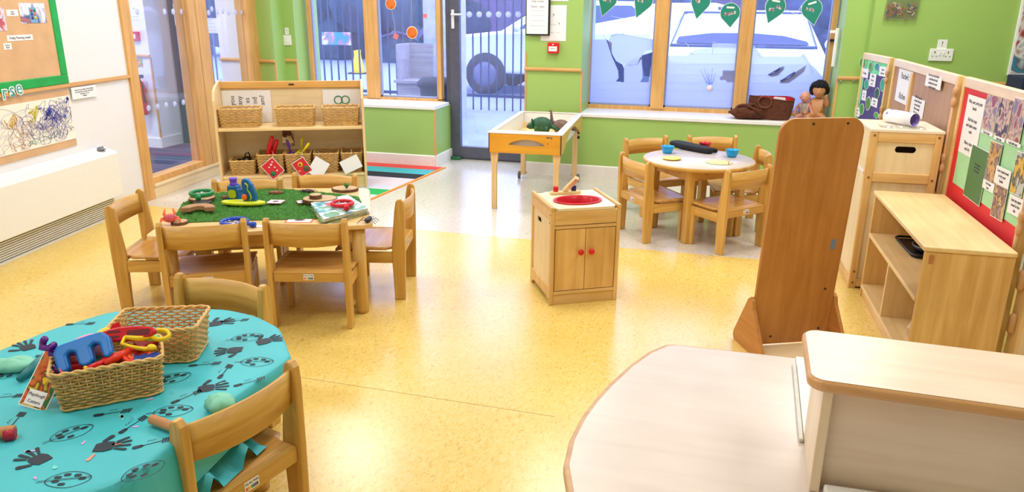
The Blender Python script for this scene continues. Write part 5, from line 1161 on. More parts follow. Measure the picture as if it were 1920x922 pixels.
# last board, swung towards the camera
t4 = thing('room_divider_board', 'pale divider board at the right picture edge swung past the shelf unit', 'divider board', (1.10,2.995,0), -62, 'hinged wooden room divider boards')
MB().box(0,.05,0,.03,.02,1.065).build('post', wood('divider_frame', (228,188,124), (242,208,150), 'z', .4), t4, .003); MB().box(.05,.75,.008,.02,.03,1.04).build('board', PALE('z'), t4); MB().box(.05,.75,0,.03,1.0,1.065).build('top_rail', PALE('x'), t4, .003)
for z in (.9,.55,.42,.25): MB().lathe([(.007,-.04),(.013,-.03),(.013,.03),(.007,.04)], 10, None, T(.02,-.012,z)).build('hinge', plain('hinge_wood',(214,150,90)), t4)
def on_div(div, label, quad, name='paper_notice', cat='notice', mat=paper, lines=None, size=.02, off=-.002, th=.001, border=None):
    """quad: pixel corners TL TR BR BL of a sheet on divider board div (k)"""
    A, B = Vector(DIV[div][0]), Vector(DIV[div][1]); d = (B-A).normalized(); base = (.006,.012,.008)[div]+off
    nrm = Vector((-d.y,d.x)); A2 = A+nrm*base; B2 = B+nrm*base
    P = []
    for px, py in quad:
        v = pl(px,py,A2,B2); P.append(((v.xy-A2).dot(d), v.z))
    cx = sum(p[0] for p in P)/4; cz = sum(p[1] for p in P)/4
    ww = (P[1][0]-P[0][0]+P[2][0]-P[3][0])/2; hh_ = (P[0][1]-P[3][1]+P[1][1]-P[2][1])/2
    ang = math.atan2(P[1][1]-P[0][1], P[1][0]-P[0][0])*.6
    ww, hh_ = abs(ww), abs(hh_); pos = A2+d*cx
    t = thing(name, label, cat, (pos.x,pos.y,cz), math.degrees(math.atan2(d.y,d.x)))
    M = Matrix.Rotation(-ang,4,'Y')
    if border: MB().box(-ww/2-.003,ww/2+.003,-th,0,-hh_/2-.003,hh_/2+.003, M=M).build('border', border, t)
    MB().box(-ww/2,ww/2,-th-.0006,-th if border else 0,-hh_/2,hh_/2, M=M).build('sheet', mat, t)
    if lines: text('\n'.join(lines), size, (0,-th-.0012,0), t, ink, rot=(90,-math.degrees(ang),0), space=1.15)
    return t
def zc(n, x, y):  # zoom crops used while measuring: crop origin and scale
    ox, oy, s = {'a': (1600,90,6.586), 'b': (1660,80,5.124), 'c': (1760,140,5.7625), 'd': (1780,280,5.12)}[n]; return (ox+x/s, oy+y/s)
def Z(n, *q): return [zc(n,*p) for p in q]
on_div(0,'upper left small white label on the purple leaf display',Z('a',(108,245),(192,262),(180,375),(100,355)),lines=['Growing'],size=.022)
on_div(0,'central white label on the purple leaf display',Z('a',(208,310),(288,325),(265,485),(195,465)),lines=['What','do you','see?'],size=.022)
on_div(0,'upper right white label overlapping the mint border of the leaf display',Z('a',(330,225),(415,235),(400,355),(318,345)),lines=['Leaves','and trees'],size=.02)
on_div(0,'small left middle white label on the purple leaf display',Z('a',(115,515),(165,525),(152,655),(102,640)),lines=['oak','ash'],size=.018)
on_div(0,'lower right white label on the purple leaf display',Z('a',(232,605),(305,635),(292,735),(218,715)),lines=['autumn','walk'],size=.018)
on_div(0,'white label at the bottom left corner of the leaf display',Z('a',(25,725),(90,740),(78,840),(15,840)),lines=['Look','up!'],size=.02)
lf = [(115,185,40,70,(70,150,60),'cut-out leaf at the top left of the leaf display'),(212,230,22,60,(90,140,60),'thin cut-out leaf right of the first label on the leaf display'),(293,235,28,50,(60,140,150),'blue green cut-out leaf at the top centre of the leaf display'),(362,455,30,80,(50,160,130),'teal cut-out leaf on the right side of the leaf display'),(162,450,28,65,(50,110,60),'dark cut-out leaf in the middle left of the leaf display'),(292,560,28,70,(30,90,60),'dark green cut-out leaf right of centre on the leaf display'),(182,685,30,85,(90,160,70),'white edged long leaf low on the leaf display'),(103,755,26,70,(70,150,70),'white edged cut-out leaf bottom left of the leaf display'),(45,670,24,50,(80,170,70),'cut-out leaf on the left edge of the leaf display'),(282,830,28,40,(80,150,70),'cut-out leaf at the bottom centre of the leaf display')]
for x, y, rw, rh, c, lab in lf:
    A, B = Vector(DIV[0][0]), Vector(DIV[0][1]); d = (B-A).normalized(); nrm = Vector((-d.y,d.x)); A2 = A+nrm*.003; B2 = B+nrm*.003
    v = pl(*zc('a',x,y),A2,B2); e1 = pl(*zc('a',x-rw,y),A2,B2); e2 = pl(*zc('a',x+rw,y),A2,B2); w_ = (e2-e1).xy.length/2; u1 = pl(*zc('a',x,y-rh),A2,B2).z; u0 = pl(*zc('a',x,y+rh),A2,B2).z; h_ = (u1-u0)/2
    t = thing('paper_leaf', lab, 'paper leaf', (v.x,v.y,v.z), rA); pts = [(w_*math.sin(R_(a))*abs(math.sin(R_(a)))**.3*(1 if True else 0), h_*math.cos(R_(a))) for a in range(0,360,24)]
    MB().prism([(a*1.15,b*1.1) for a,b in pts], 0, .001, 'y').build('backing', paper, t); MB().prism(pts, -.001, 0, 'y').build('leaf', plain('leaf%d' % c[0], c, .6, var=.2), t)
on_div(1,'large white sheet reading kitchen on the middle divider board',Z('b',(140,245),(275,285),(218,608),(90,550)),lines=["Paschwi's","","Kitchen"],size=.05)
on_div(1,'upper right typed sheet on the brown divider board',Z('b',(398,295),(545,335),(530,455),(382,415)),lines=['Here we can cook and share','a meal with our friends','and take turns to wash','and tidy the plates'],size=.017,off=-.0135)
on_div(1,'lower typed sheet on the brown divider board above the paper roll',Z('b',(262,510),(385,560),(355,740),(232,668)),lines=['We like to make tea','and cakes. What will','you cook today?','Who is coming?','Please hang up','your apron'],size=.018)
mint = plain('mint_card', (168,222,170), .65, var=.03)
on_div(2,'pale green backing card under the photographs on the red board',[(1814,198),(1935,245),(1935,452),(1787,338)],name='backing_card',cat='card',mat=mint,off=-.0005)
on_div(2,'tall white typed instruction sheet at the left of the red board',Z('c',(322,208),(505,265),(405,900),(215,850)),lines=['Wet, wet, wet your','hands','','Rub the soap','and make some','suds','','Rinse, rinse','and dry'],size=.022,off=-.004)
on_div(2,'dark green typed card with a small white patch on the red board',[(1824,270),(1856,288),(1836,384),(1807,366)],mat=plain('deep_card', (78,122,72), .6),border=paper,off=-.006,lines=['This song helps','us to learn how','to wash hands','','','',''],size=.012)
pht = photo('wash', [(70,50,80),(150,70,90),(190,160,150),(214,190,160),(130,120,160)], 22); pht2 = photo('wash2', [(120,70,50),(190,140,90),(214,180,130),(90,60,60),(150,130,140)], 22)
on_div(2,'first hand washing photograph from the left, top row',Z('c',(540,172),(665,208),(590,622),(465,575)),name='photograph',cat='photo',mat=pht,border=paper,off=-.004)
on_div(2,'second hand washing photograph, top row, with a green top band',Z('c',(675,212),(805,245),(735,700),(600,650)),name='photograph',cat='photo',mat=photo('wash3', [(80,110,80),(130,60,90),(200,180,170),(210,180,150),(60,50,90)], 22),border=paper,off=-.006)
on_div(2,'third hand washing photograph from the left, top row',Z('c',(830,250),(940,275),(890,745),(745,695)),name='photograph',cat='photo',mat=pht,border=paper,off=-.008)
on_div(2,'white caption strip under the first top row photograph',Z('c',(462,590),(590,635),(582,668),(455,625)),lines=['Turn on taps'],size=.014,off=-.005,name='caption_label')
on_div(2,'white caption strip under the second top row photograph',Z('c',(600,660),(720,700),(712,735),(594,690)),lines=['I get soap'],size=.014,off=-.007,name='caption_label')
on_div(2,'white caption strip under the third top row photograph',Z('c',(735,700),(890,755),(885,790),(728,740)),lines=['I rub with soap'],size=.014,off=-.009,name='caption_label')
on_div(2,'narrow photograph in the middle row beside the dark green card',[(1860,265),(1881,272),(1864,345),(1845,334)],name='photograph',cat='photo',mat=pht2,border=paper,off=-.008)
on_div(2,'lowest brown photograph on the red board',Z('d',(450,335),(550,375),(515,705),(395,620)),name='photograph',cat='photo',mat=pht2,border=paper,off=-.008)
on_div(2,'photograph of yellow floor at the right edge of the red board',Z('d',(660,20),(740,45),(720,480),(580,400)),name='photograph',cat='photo',mat=photo('wash4', [(90,120,60),(214,170,60),(226,190,90),(60,60,80),(190,200,200)], 16),border=paper,off=-.008)
on_div(2,'white caption about soap in the middle of the red board',Z('d',(455,150),(605,215),(560,385),(432,310)),lines=['I use a hand towel','to dry your','hands'],size=.016,off=-.0100,name='caption_label')
on_div(2,'white caption left of the lowest photograph on the red board',Z('d',(330,280),(440,345),(418,425),(318,360)),lines=['I dry them','here'],size=.014,off=-.0100,name='caption_label')
on_div(2,'white caption at the lower right corner of the red board',Z('d',(580,430),(735,490),(680,665),(560,600)),lines=['I put my paper','towel in the','bin'],size=.016,off=-.0100,name='caption_label')
A, B = Vector(DIV[2][0]), Vector(DIV[2][1])

# ================================================================== BLUE CLOTH TABLE
ZB = .44
BP = [(-1.863,1.448),(-1.89,1.22),(-1.80,1.02),(-1.60,.90),(-1.35,.86),(-1.13,.985),(-1.09,1.05),(-1.085,1.15),(-1.085,1.40),(-1.072,1.635),(-1.212,1.800),(-1.331,1.860),(-1.442,1.880),(-1.62,1.845),(-1.779,1.762),(-1.845,1.60)]
TC2 = (-1.47,1.37)
t = thing('craft_table', 'wooden craft table hidden under the turquoise cloth', 'table', (*TC2,0))
MB().prism([((x-TC2[0])*.97,(y-TC2[1])*.97) for x,y in BP], ZB-.026, ZB-.004, 'z').build('tabletop', CHW('x'), t)
for a, b in ((-.27,-.3),(.27,-.22),(.26,.26),(-.25,.28)): MB().lathe([(.026,0),(.028,.02),(.028,ZB-.027)], 18, None, T(a,b)).build('leg', CHW('z'), t)
cl = MB(); m_cl = plain('turquoise_cloth', (66,188,202), .5, var=.06, scale=6, bump=.15); n = len(BP)
sp_ = smooth_poly(BP,.03,3); ns = len(sp_); q = random.Random(8)
def shrink(P, f): return [((x-TC2[0])*f+TC2[0],(y-TC2[1])*f+TC2[1]) for x,y in P]
vs = []; fs = []
rings = [(0.0,0),(.25,0),(.5,0),(.75,0),(.94,0),(.985,0),(1.0,-.004),(1.01,-.02),(1.02,-.05),(1.025,-.08),(1.03,-.11)]
for k, (f_, dz) in enumerate(rings):
    for i, (x, y) in enumerate(sp_):
        wv_ = 0
        if dz < -.01: wv_ = .010*math.sin(i*1.9)*(-dz/.11)+.006*math.sin(i*.7+2)*(-dz/.11)
        f2 = f_+wv_; z = ZB+dz
        if 0 < f_ < .95: z += .0006*math.sin(x*40+y*23)+.0006
        if dz < -.06: z -= .012*math.sin(i*.9)+.01
        vs.append((((x-TC2[0])*f2+TC2[0]), ((y-TC2[1])*f2+TC2[1]), z))
for k in range(len(rings)-1):
    for i in range(ns): j = (i+1)%ns; fs.append((k*ns+i,k*ns+j,(k+1)*ns+j,(k+1)*ns+i))
cl.add(vs, [f[::-1] for f in fs], m_cl, None, True)
# bunched cloth lying on the near chair seat
bx = [fl(px,py,.33) for px,py in ((445,808),(470,850),(525,820),(527,775),(515,745))]
# printed pattern: hands, palettes, brushes
zp = ZB+.0022; m_pr = plain('cloth_print', (30,44,60), .6, var=.2); m_pk = plain('cloth_pink', (205,160,215), .7, var=.2); m_or2 = plain('cloth_orange', (240,150,130), .7)
def blob(c, pts, a, s, mat=m_pr):
    ca, sa = math.cos(a), math.sin(a); V_ = [(c[0]+s*(x*ca-y*sa), c[1]+s*(x*sa+y*ca), zp) for x,y in pts]; cl.add(V_, [tuple(range(len(V_)))], mat)
def cap(c, p0, p1, r0, r1, a, s, mat=m_pr):
    d = Vector((p1[0]-p0[0],p1[1]-p0[1])); th = math.atan2(d.y,d.x); P = [(p0[0]+r0*math.cos(th+R_(90+18*i)), p0[1]+r0*math.sin(th+R_(90+18*i))) for i in range(11)]+[(p1[0]+r1*math.cos(th+R_(-90+18*i)), p1[1]+r1*math.sin(th+R_(-90+18*i))) for i in range(11)]
    blob(c, P, a, s, mat)
def ringl(c, rx, ry, a, s, w=.02, n=26):
    P = [(rx*math.cos(2*PI*i/n)*(1+.12*math.sin(2*2*PI*i/n)), ry*math.sin(2*PI*i/n)) for i in range(n)]
    for i in range(n): p, q_ = P[i], P[(i+1)%n]; cap(c, p, q_, w, w, a, s)
def hand_(c, a, s=.05):
    blob(c, [(-.42,-.36),(.1,-.42),(.42,-.30),(.46,.1),(.40,.36),(-.05,.42),(-.40,.28)], a, s)
    for y, l in ((-.26,1.0),(-.05,1.12),(.16,1.08),(.34,.92)): cap(c, (.52,y),(l,y*1.7), .06,.09, a, s)
    cap(c, (-.1,.5),(.15,.86), .09,.13, a, s)
def palette(c, a, s=.05):
    ringl(c, .95,.62,a,s,.018)
    for k in range(6): an = R_(20+48*k); cap(c, (.6*math.cos(an)-.05,.38*math.sin(an)),(.6*math.cos(an)+.08,.38*math.sin(an)+.02), .10,.10, a, s)
    for y in (-.05,.05): cap(c, (-1.3,y-.3),(.9,y+.3), .015,.015, a, s)
def brush(c, a, s=.05):
    cap(c, (-.9,0),(-.6,0), .16,.14, a, s); cap(c, (-.6,0),(.5,.02), .03,.03, a, s)
    for k in range(4): cap(c, (.5+.14*k,-.2),(.62+.14*k,.22), .04,.05, a, s)
    for k in range(5): cap(c, (.1*k-.2,.34+.06*(k%2)),(.1*k-.19,.35+.06*(k%2)), .03,.03, a, s)
def cp(px, py): v = fl(px,py,ZB); return (v.x,v.y)
for px, py, a in ((52,652,2.6),(195,838,.5),(75,862,2.9),(405,607,.7),(441,657,3.6),(494,641,.9),(386,729,.6),(62,742,.4)): hand_(cp(px,py), a, .046)
for px, py, a in ((325,710,.8),(325,771,.3),(135,812,.9),(128,900,.2),(269,884,1.0),(482,679,.1),(464,633,.4),(20,700,.9)): palette(cp(px,py), a, .044)
for px, py, a in ((384,684,.5),(422,697,1.8),(468,717,.9),(440,602,.5),(211,775,.6),(250,797,1.5),(286,832,.8),(150,608,.4),(30,790,2.0),(350,745,1.2),(95,668,.3),(10,745,.5),(330,660,.4)): brush(cp(px,py), a, .038)
q = random.Random(12)
for k in range(34):
    c = cp(q.uniform(20,520), q.uniform(610,900)); 
    if not inside(c[0],c[1],shrink(BP,.9)): continue
    a = q.uniform(0,6); cap(c, (0,0),(q.uniform(.2,.7),q.uniform(-.1,.2)), q.uniform(.08,.18), q.uniform(.05,.1), a, .03, (m_pk,m_or2,plain('cloth_pale', (120,214,214), .7))[k%3])
# bunch of cloth over the chair seat: own fold of the same cloth
q = random.Random(21); vs = []; nx, ny = 16, 10
c0 = fl(490,790,.30)
for j in range(ny+1):
    for i in range(nx+1):
        u = i/nx; v_ = j/ny; x = -1.245+.19*v_; y = 1.225+.24*u; z = .272+.16*(1-v_)**1.2+.02*math.sin(u*11)*(.3+v_)+.016*math.sin(u*23+v_*5)
        if u > .97 or u < .03: z -= .01
        vs.append((x,y,max(.268,z)))
cl.add(vs, [(j*(nx+1)+i,j*(nx+1)+i+1,(j+1)*(nx+1)+i+1,(j+1)*(nx+1)+i) for j in range(ny) for i in range(nx)], m_cl, None, True)
o = cl.build('tablecloth'); tag(o, 'turquoise cloth printed with black hands and palettes draped over the craft table', 'tablecloth')
b1 = basket('wicker basket heaped with bright playdough cutters on the turquoise cloth', (-1.380,1.334,ZB+.003), 41.4, .236,.142,.10, pitch=.0072, stake=.017, flare=.012, amp=.0032)
b2 = basket('wicker basket with orange pieces inside, behind the basket of cutters', (-1.415,1.553,ZB+.003), 22, .225,.155,.10, pitch=.0072, stake=.017, flare=.012, amp=.0032)
b2['label'] = 'nearly empty wicker basket behind the heaped one on the turquoise cloth'
q = random.Random(1); t = thing('foam_piece', 'orange foam pieces lying in the nearly empty basket', 'foam piece', (-1.42,1.56,ZB+.010), 24)
MB().box(-.07,.07,-.03,.04,0,.03).build('piece', plain('foam_orange', (238,110,50), .6), t, .006)
TM = Matrix.Translation((-1.380,1.334,0)) @ Matrix.Rotation(R_(41.4),4,'Z')
def toy(name, label, x, y, z, rx=0, ry=0, rz=0):
    v = TM @ Vector((x,y,0)); t = bpy.data.objects.new(name, None); COL.objects.link(t); t.location = (v.x,v.y,z); t.rotation_euler = (R_(rx),R_(ry),R_(41.4+rz)); tag(t, label, 'cutter'); return t
Zr = ZB+.100
# blue chunky m
t = toy('dough_cutter', 'chunky bright blue m-shaped cutter on the front of the cutter heap', -.045,-.012,Zr+.022,52,-14,-4)
mm = [(-.062,-.026),(-.046,-.034),(-.036,-.026),(-.036,.006),(-.026,.012),(-.016,.006),(-.016,-.026),(-.006,-.034),(.008,-.034),(.018,-.026),(.018,.006),(.028,.012),(.038,.006),(.038,-.026),(.048,-.034),(.06,-.026),(.062,.016),(.05,.034),(.02,.036),(-.05,.036),(-.062,.02)]
MB().prism(mm, -.014, .014, 'z').build('body', plain('cutter_blue', (10,120,215), .3), t, .006, 3)
t = toy('dough_cutter', 'pale pink dome cutter at the back of the cutter heap', -.035,.045,Zr+.01,0,0,0); MB().ball((0,0,0), .045, 16, sc=(1.1,.8,.75)).build('dome', plain('cutter_pink', (232,160,200), .4), t)
t = toy('dough_cutter', 'rose ring-shaped cutter at the front left corner of the heaped basket', -.068,-.022,Zr-.012,14,0,0); MB().lathe([(.03,-.012),(.033,-.012),(.033,.016),(.03,.016),(.03,-.012)], 24, caps=False).build('ring', plain('cutter_rose', (215,100,120), .4), t)
t = toy('dough_cutter', 'dark purple wavy cutter rising at the left of the heap', -.10,.03,Zr+.012,0,-38,20)
MB().tube([(0.0+.010*math.sin(i*1.6),.010*math.cos(i*1.6),-.03+.0065*i) for i in range(14)], .0085, 8).build('body', plain('cutter_purple', (100,25,140), .3), t)
t = toy('dough_cutter', 'second darker purple wavy cutter lying low at the left rim', -.105,.0,Zr-.005,0,70,70); MB().tube([(0.0+.008*math.sin(i*1.6),.008*math.cos(i*1.6),-.03+.0065*i) for i in range(12)], .007, 8).build('body', plain('cutter_purple2', (80,20,110), .3), t)
# red rocket scissors
t = toy('dough_scissors', 'long crimson rocket-shaped dough tool across the top of the heap', .045,.022,Zr+.040,48,-6,-26)
o_ = [(.078*math.cos(R_(a))*(1 if math.cos(R_(a))>0 else .9),.020*math.sin(R_(a))) for a in range(0,360,18)]
MB().prism(o_, -.006, .006, 'z').build('body', plain('rocket_red', (200,12,38), .28), t, .005)
sl_m = plain('slot_dark', (90,5,20), .6)
for a in ((-.045,-.012,.0065,.0030),(-.045,-.012,-.0075,.0030),(.005,.062,-.001,.0075)): MB().prism(rrect(a[0],a[1],a[2]-a[3],a[2]+a[3],min(a[3],.003)), .0058, .0066, 'z').build('slot', sl_m, t)
t = toy('dough_cutter', 'scarlet fin cutter poking up behind the rocket tool', .02,.05,Zr+.042,70,0,0); MB().prism([(-.02,-.01),(.02,-.01),(.012,.022),(-.004,.016)], -.005, .005, 'z').build('fin', red, t, .002)
t = toy('dough_cutter', 'round yellow disc cutter half hidden behind the rocket tool', .0,.055,Zr+.025,60,0,0); MB().lathe([(.001,-.006),(.024,-.006),(.026,0),(.024,.006),(.001,.006)], 24).build('disc', plain('pale_yellow', (236,220,70), .4), t)
# yellow scissors
my_ = plain('scissor_yellow', (244,214,30), .3)
t = toy('dough_scissors', 'yellow plastic dough scissors over the right end of the heap', .092,-.006,Zr+.030,30,8,-20); s_ = MB()
s_.tube([(.026+.021*math.cos(R_(a)),.012+.014*math.sin(R_(a)),.004) for a in range(-150,151,20)], .0048, 8, flat=1.5); s_.tube([(.008,.004,.004),(-.02,-.004,.003),(-.052,-.002,.0)], [.005,.006,.005], 8, flat=1.4)
s_.tube([(-.052,-.002,0),(-.054,-.022,0),(-.03,-.028,0),(.0,-.03,-.002),(.018,-.026,-.004)], .0046, 8, flat=1.5); s_.ball((.016,-.024,0), .010, 10, sc=(1.2,.9,.8)); s_.build('frame', my_, t)
t = toy('dough_cutter', 'orange-red man shaped cutter under the rocket tool', .028,-.035,Zr+.008,25,0,10); c_ = MB(); mo = plain('cutter_orange', (225,50,25), .35)
c_.ball((.028,.016,0), .010, 10).tube([(.022,.01,0),(-.01,0,0),(-.035,-.012,0)], [.009,.012,.007], 8).tube([(.005,.004,0),(.012,-.02,0),(.03,-.03,.0)], .006, 8).tube([(0,.002,0),(-.02,.02,0),(-.035,.022,0)], .006, 8).build('body', mo, t)
t = toy('dough_cutter', 'orange ring cutter right of centre in the heap', .07,-.03,Zr+.004,20,0,0); MB().tube([(.024*math.cos(R_(a)),.019*math.sin(R_(a)),0) for a in range(0,360,20)], .006, 8, closed=True).build('ring', plain('cutter_orange2', (238,90,35), .35), t)
t = toy('dough_cutter', 'small red stick cutter with yellow tips at the front rim', -.012,-.05,Zr+.0,10,0,20); MB().tube([(-.035,0,0),(0,.004,.004),(.035,.012,.01)], [.008,.007,.008], 8).build('body', red, t); MB().ball((.036,.012,.011), .006, 8).ball((-.034,0,.006), .005, 8).build('tip', my_, t)
t = toy('dough_cutter', 'dark blue cutter low at the front right rim of the heap', .085,-.05,Zr-.006,10,0,0); MB().prism(rrect(-.03,.03,-.014,.014,.008), -.01, .01, 'z').build('body', plain('cutter_navy', (20,60,150), .35), t, .003)
t = toy('dough_cutter', 'lime green cutter behind the yellow scissors', .095,.03,Zr+.012,20,0,0); MB().ball((0,0,0), .018, 12, sc=(1.3,.8,.7)).build('body', plain('lime', (100,210,80), .35), t)
t = toy('dough_cutter', 'deep red cutter lying under the yellow scissors', .085,.02,Zr+.006,20,0,30); MB().prism(rrect(-.028,.028,-.014,.014,.008), -.01, .01, 'z').build('body', plain('deepred', (170,20,25), .35), t, .003)
for k, (x, y, c, lab) in enumerate(((-.06,.02,(200,30,40),'red filler cutter beneath the blue cutter'),(.0,.0,(40,120,90),'green filler cutter at the middle of the heap'),(.05,.0,(210,60,40),'red filler cutter beneath the rocket tool'))):
    t = toy('dough_cutter', ('wine red cutter buried under the blue m-shaped cutter','bottle green cutter buried at the middle of the heap','brick red cutter buried under the rocket tool')[k], x,y,Zr-.02,0,0,20*k); MB().prism(rrect(-.035,.035,-.03,.03,.012), -.012, .016, 'z').build('body', plain('fill%d' % k, c, .4), t, .004)
# tag card leaning on the basket
pA = fl(24,765,ZB+.003); 
t = thing('picture_tag', 'picture tag reading Playdough Cutters leaning on the heaped basket', 'tag', (pA.x+.043,pA.y+.012,ZB+.003), 14); 
CM = Matrix.Rotation(R_(-38),4,'X') @ Matrix.Rotation(R_(14),4,'Y'); 
MB().box(-.036,.036,-.001,.001,0,.135, M=CM).build('border', paper, t)
MB().box(-.033,.033,-.0018,-.001,.003,.132, M=CM).build('photo', photo('tagphoto', [(30,40,120),(240,200,40),(60,60,30),(205,80,40),(215,120,60),(40,110,60)], 22), t)
lb = MB().box(-.024,.022,-.0026,-.0018,.006,.042, M=CM).build('label_patch', paper, t)
for s_, z in (('Playdough',.031),('Cutters',.015)):
    o = text(s_, .0105, (0,0,0), lb, ink); o.matrix_local = CM @ Matrix.Translation((-.001,-.003,z)) @ Matrix.Rotation(R_(90),4,'X')
t['kind'] = 'thing'
# playdough lumps
def dough(label, px, py, sx, sy, sz, seed, rz=0):
    p = fl(px,py,ZB+.012); q = random.Random(seed); mb = MB(); k, n = 12, 22; vs = []; ph = [q.uniform(0,6) for _ in range(6)]
    for i in range(k+1):
        for j in range(n):
            a = PI*i/k; b = 2*PI*j/n; d = Vector((math.sin(a)*math.cos(b),math.sin(a)*math.sin(b),-math.cos(a)))
            r = 1+.10*math.sin(5*d.x+ph[0])*math.sin(4*d.y+ph[1])+.07*math.sin(9*d.x+ph[2]+7*d.z)+.05*math.sin(13*d.y+ph[3])
            vs.append((d.x*r*sx,d.y*r*sy,max(-sz*.6,d.z*r*sz)))
    mb.add(vs, [(i*n+j,i*n+(j+1)%n,(i+1)*n+(j+1)%n,(i+1)*n+j) for i in range(k) for j in range(n)], None, None, True)
    o = mb.build('playdough_lump', plain('dough_mint', (130,206,182), .6, var=.1, bump=.4), loc=(p.x,p.y,ZB+.002+sz*.6), rot=(0,0,R_(rz))); tag(o, label, 'playdough'); return o
dough('mint green playdough lump beside the near chair back on the cloth', 413,758,.036,.032,.022,1)
dough('long mint green playdough lump at the left picture edge', 22,686,.062,.03,.02,2,30)
t = thing('dough_knife', 'teal playdough tool with an orange patch lying behind the picture tag', 'tool', (*cp(64,703),ZB+.008), 0)
v1 = fl(98,663,ZB+.015); v0 = fl(36,712,ZB+.010); vm = fl(64,703,ZB)
MB().tube([(v0.x-vm.x,v0.y-vm.y,.004),((v0.x+v1.x)/2-vm.x,(v0.y+v1.y)/2-vm.y,.008),(v1.x-vm.x,v1.y-vm.y,.014)], [.008,.014,.012], 10).build('body', plain('tool_teal', (14,120,130), .4), t); MB().ball((v1.x-vm.x,v1.y-vm.y-.006,.02), .007, 8).build('patch', plain('patch_orange', (225,150,40), .4), t)
# rolling pins
def pin(label, a, b, r, mat=None):
    p0 = fl(*a,ZB+r); p1 = fl(*b,ZB+r); p1 = p0+(p1-p0); d = p1-p0; d.z = 0; t = thing('rolling_pin', label, 'rolling pin', (p0.x,p0.y,ZB+.004+r)); L = d.length; u = d.normalized()
    P = [u*(L*f) for f in (0,.02,.05,.97,1)]; MB().tube([tuple(v) for v in P], [r*.8,r*.97,r,r,r*.85], 16).build('barrel', wood('pin_wood', (176,120,70), (206,150,96), 'x', .5), t); return t, u, L
pin('worn wooden rolling pin beside the near chair back', (284,788),(338,808),.0115)
tp, u_, L_ = pin('wooden rolling pin with red end at the left picture edge', (30,810),(-60,822),.013)
MB().tube([tuple(-u_*.0+Vector((.004,-.006,-.004))),tuple(u_*.02+Vector((.004,-.006,-.004)))], .0135, 14).build('red_end', plain('pin_red', (170,20,50), .4), tp)

# ================================================================== FOREGROUND COUNTER TABLE
FT = .50
fp = [(-.213,1.172),(-.239,1.256),(-.246,1.35),(-.239,1.445),(-.224,1.53),(-.205,1.608),(-.169,1.727),(-.13,1.82),(-.092,1.875),(-.07,1.885),(.3,1.893),(1.15,1.91),(1.15,.75),(.25,.75),(.08,.80),(-.05,.89),(-.13,.99),(-.18,1.08)]
t = thing('low_play_table', 'low pale maple topped table with rounded edge in the near corner', 'table', (0,0,0))
MB().prism(fp, FT-.028, FT-.0012, 'z').build('edge_band', wood('edge_band', (196,152,108), (214,172,126), 'x', .4), t, .004)
MB().prism([((x-.4)*.982+.4,(y-1.35)*.982+1.35) for x,y in fp], FT-.001, FT, 'z').build('tabletop', wood('maple_lam', (222,210,202), (230,219,212), 'x', .3, .6), t)
for a, b in ((-.06,1.2),(0.0,1.75),(1.05,1.8),(1.05,.85),(.15,.88)): MB().lathe([(.022,0),(.024,.02),(.024,FT-.028)], 18, None, T(a,b)).build('leg', steel, t)
up = thing('shelf_box', 'pale maple box unit standing on the low play table, top overhanging', 'box unit', (.215,1.298,0), -2)
H1 = .718
MB().box(0,.018,-.0,.19,FT+.001,H1).build('side_panel', MAP('z'), up, .002)
MB().box(.018,.85,.022,.036,FT+.001,H1-.0005).build('front_panel', wood('maple_front', (230,206,180), (238,218,194), 'x', .4), up)
MB().box(.85,.868,-.0,.19,FT+.001,H1).build('side_panel', MAP('z'), up, .002); MB().box(.018,.85,.17,.184,FT+.001,H1-.0005).build('back_panel', MAP('x'), up)
MB().prism(rrect(-.03,.90,-.03,.205,.030,6), H1, H1+.021, 'z').build('top_edge_band', wood('edge_tan', (200,150,96), (216,168,114), 'x', .35), up, .007, 3)
MB().prism(rrect(-.024,.894,-.024,.199,.025,6), H1+.0211, H1+.0222, 'z').build('top_panel', wood('maple_top', (238,212,188), (246,224,204), 'x', .28, .7), up)
t = thing('white_tray', 'flat white tray lying on the low play table behind the maple box', 'tray', (.222,1.497,FT+.001), -2)
MB().box(.0,.6,.0,.385,0,.006).build('sheet', white, t, .002); MB().box(-.010,-.001,-.03,.34,0,.008).build('edge_strip', plain('strip_grey', (206,206,196), .35), t, .002)
t = thing('white_tray', 'white tray corner in front of the maple box at the bottom picture edge', 'tray', (.246,1.05,FT+.001), 1.5)
MB().box(.0,.45,.0,.252,0,.019).build('tray', white, t, .004)

# ================================================================== SILL: BAGS AND DOLLS
SZ = .5285
m_bag = plain('brown_suede', (92,50,30), .95, var=.25, scale=40, bump=.6); m_lin = plain('red_lining', (196,12,40), .7)
def openbag(label, x, y, w, d, h, rz):
    t = thing('cloth_bag', label, 'bag', (x,y,SZ), rz); n = 32; vs = []; rows = 8
    for k in range(rows+1):
        f = k/rows; 
        for i in range(n):
            a = 2*PI*i/n; rr_ = .86+.14*math.sin(f*PI*.6)+.02*math.sin(i*1.3+k); c, s = math.cos(a), math.sin(a)
            ex = abs(c)**.7*(1 if c>0 else -1)*w/2*rr_; ey = abs(s)**.7*(1 if s>0 else -1)*d/2*rr_
            top = h*(1+.05*(-c))+.008*math.sin(2*a)
            vs.append((ex,ey,f*top))
    fs = [(k*n+i,k*n+(i+1)%n,(k+1)*n+(i+1)%n,(k+1)*n+i) for k in range(rows) for i in range(n)]+[tuple(range(n))[::-1]]
    MB().add(vs, fs, None, None, True).build('bag_body', m_bag, t)
    iv = [(x_*.96,y_*.93,z_+(.0015 if i >= rows*n else .004)) for i, (x_,y_,z_) in enumerate(vs)]
    MB().add(iv, [f[::-1] for f in fs], None, None, True).build('lining', m_lin, t)
    MB().tube([vs[rows*n+i] for i in range(n)], .004, 6, closed=True).build('hem', m_bag, t)
    return t
p = wy(1442,222,6.33)
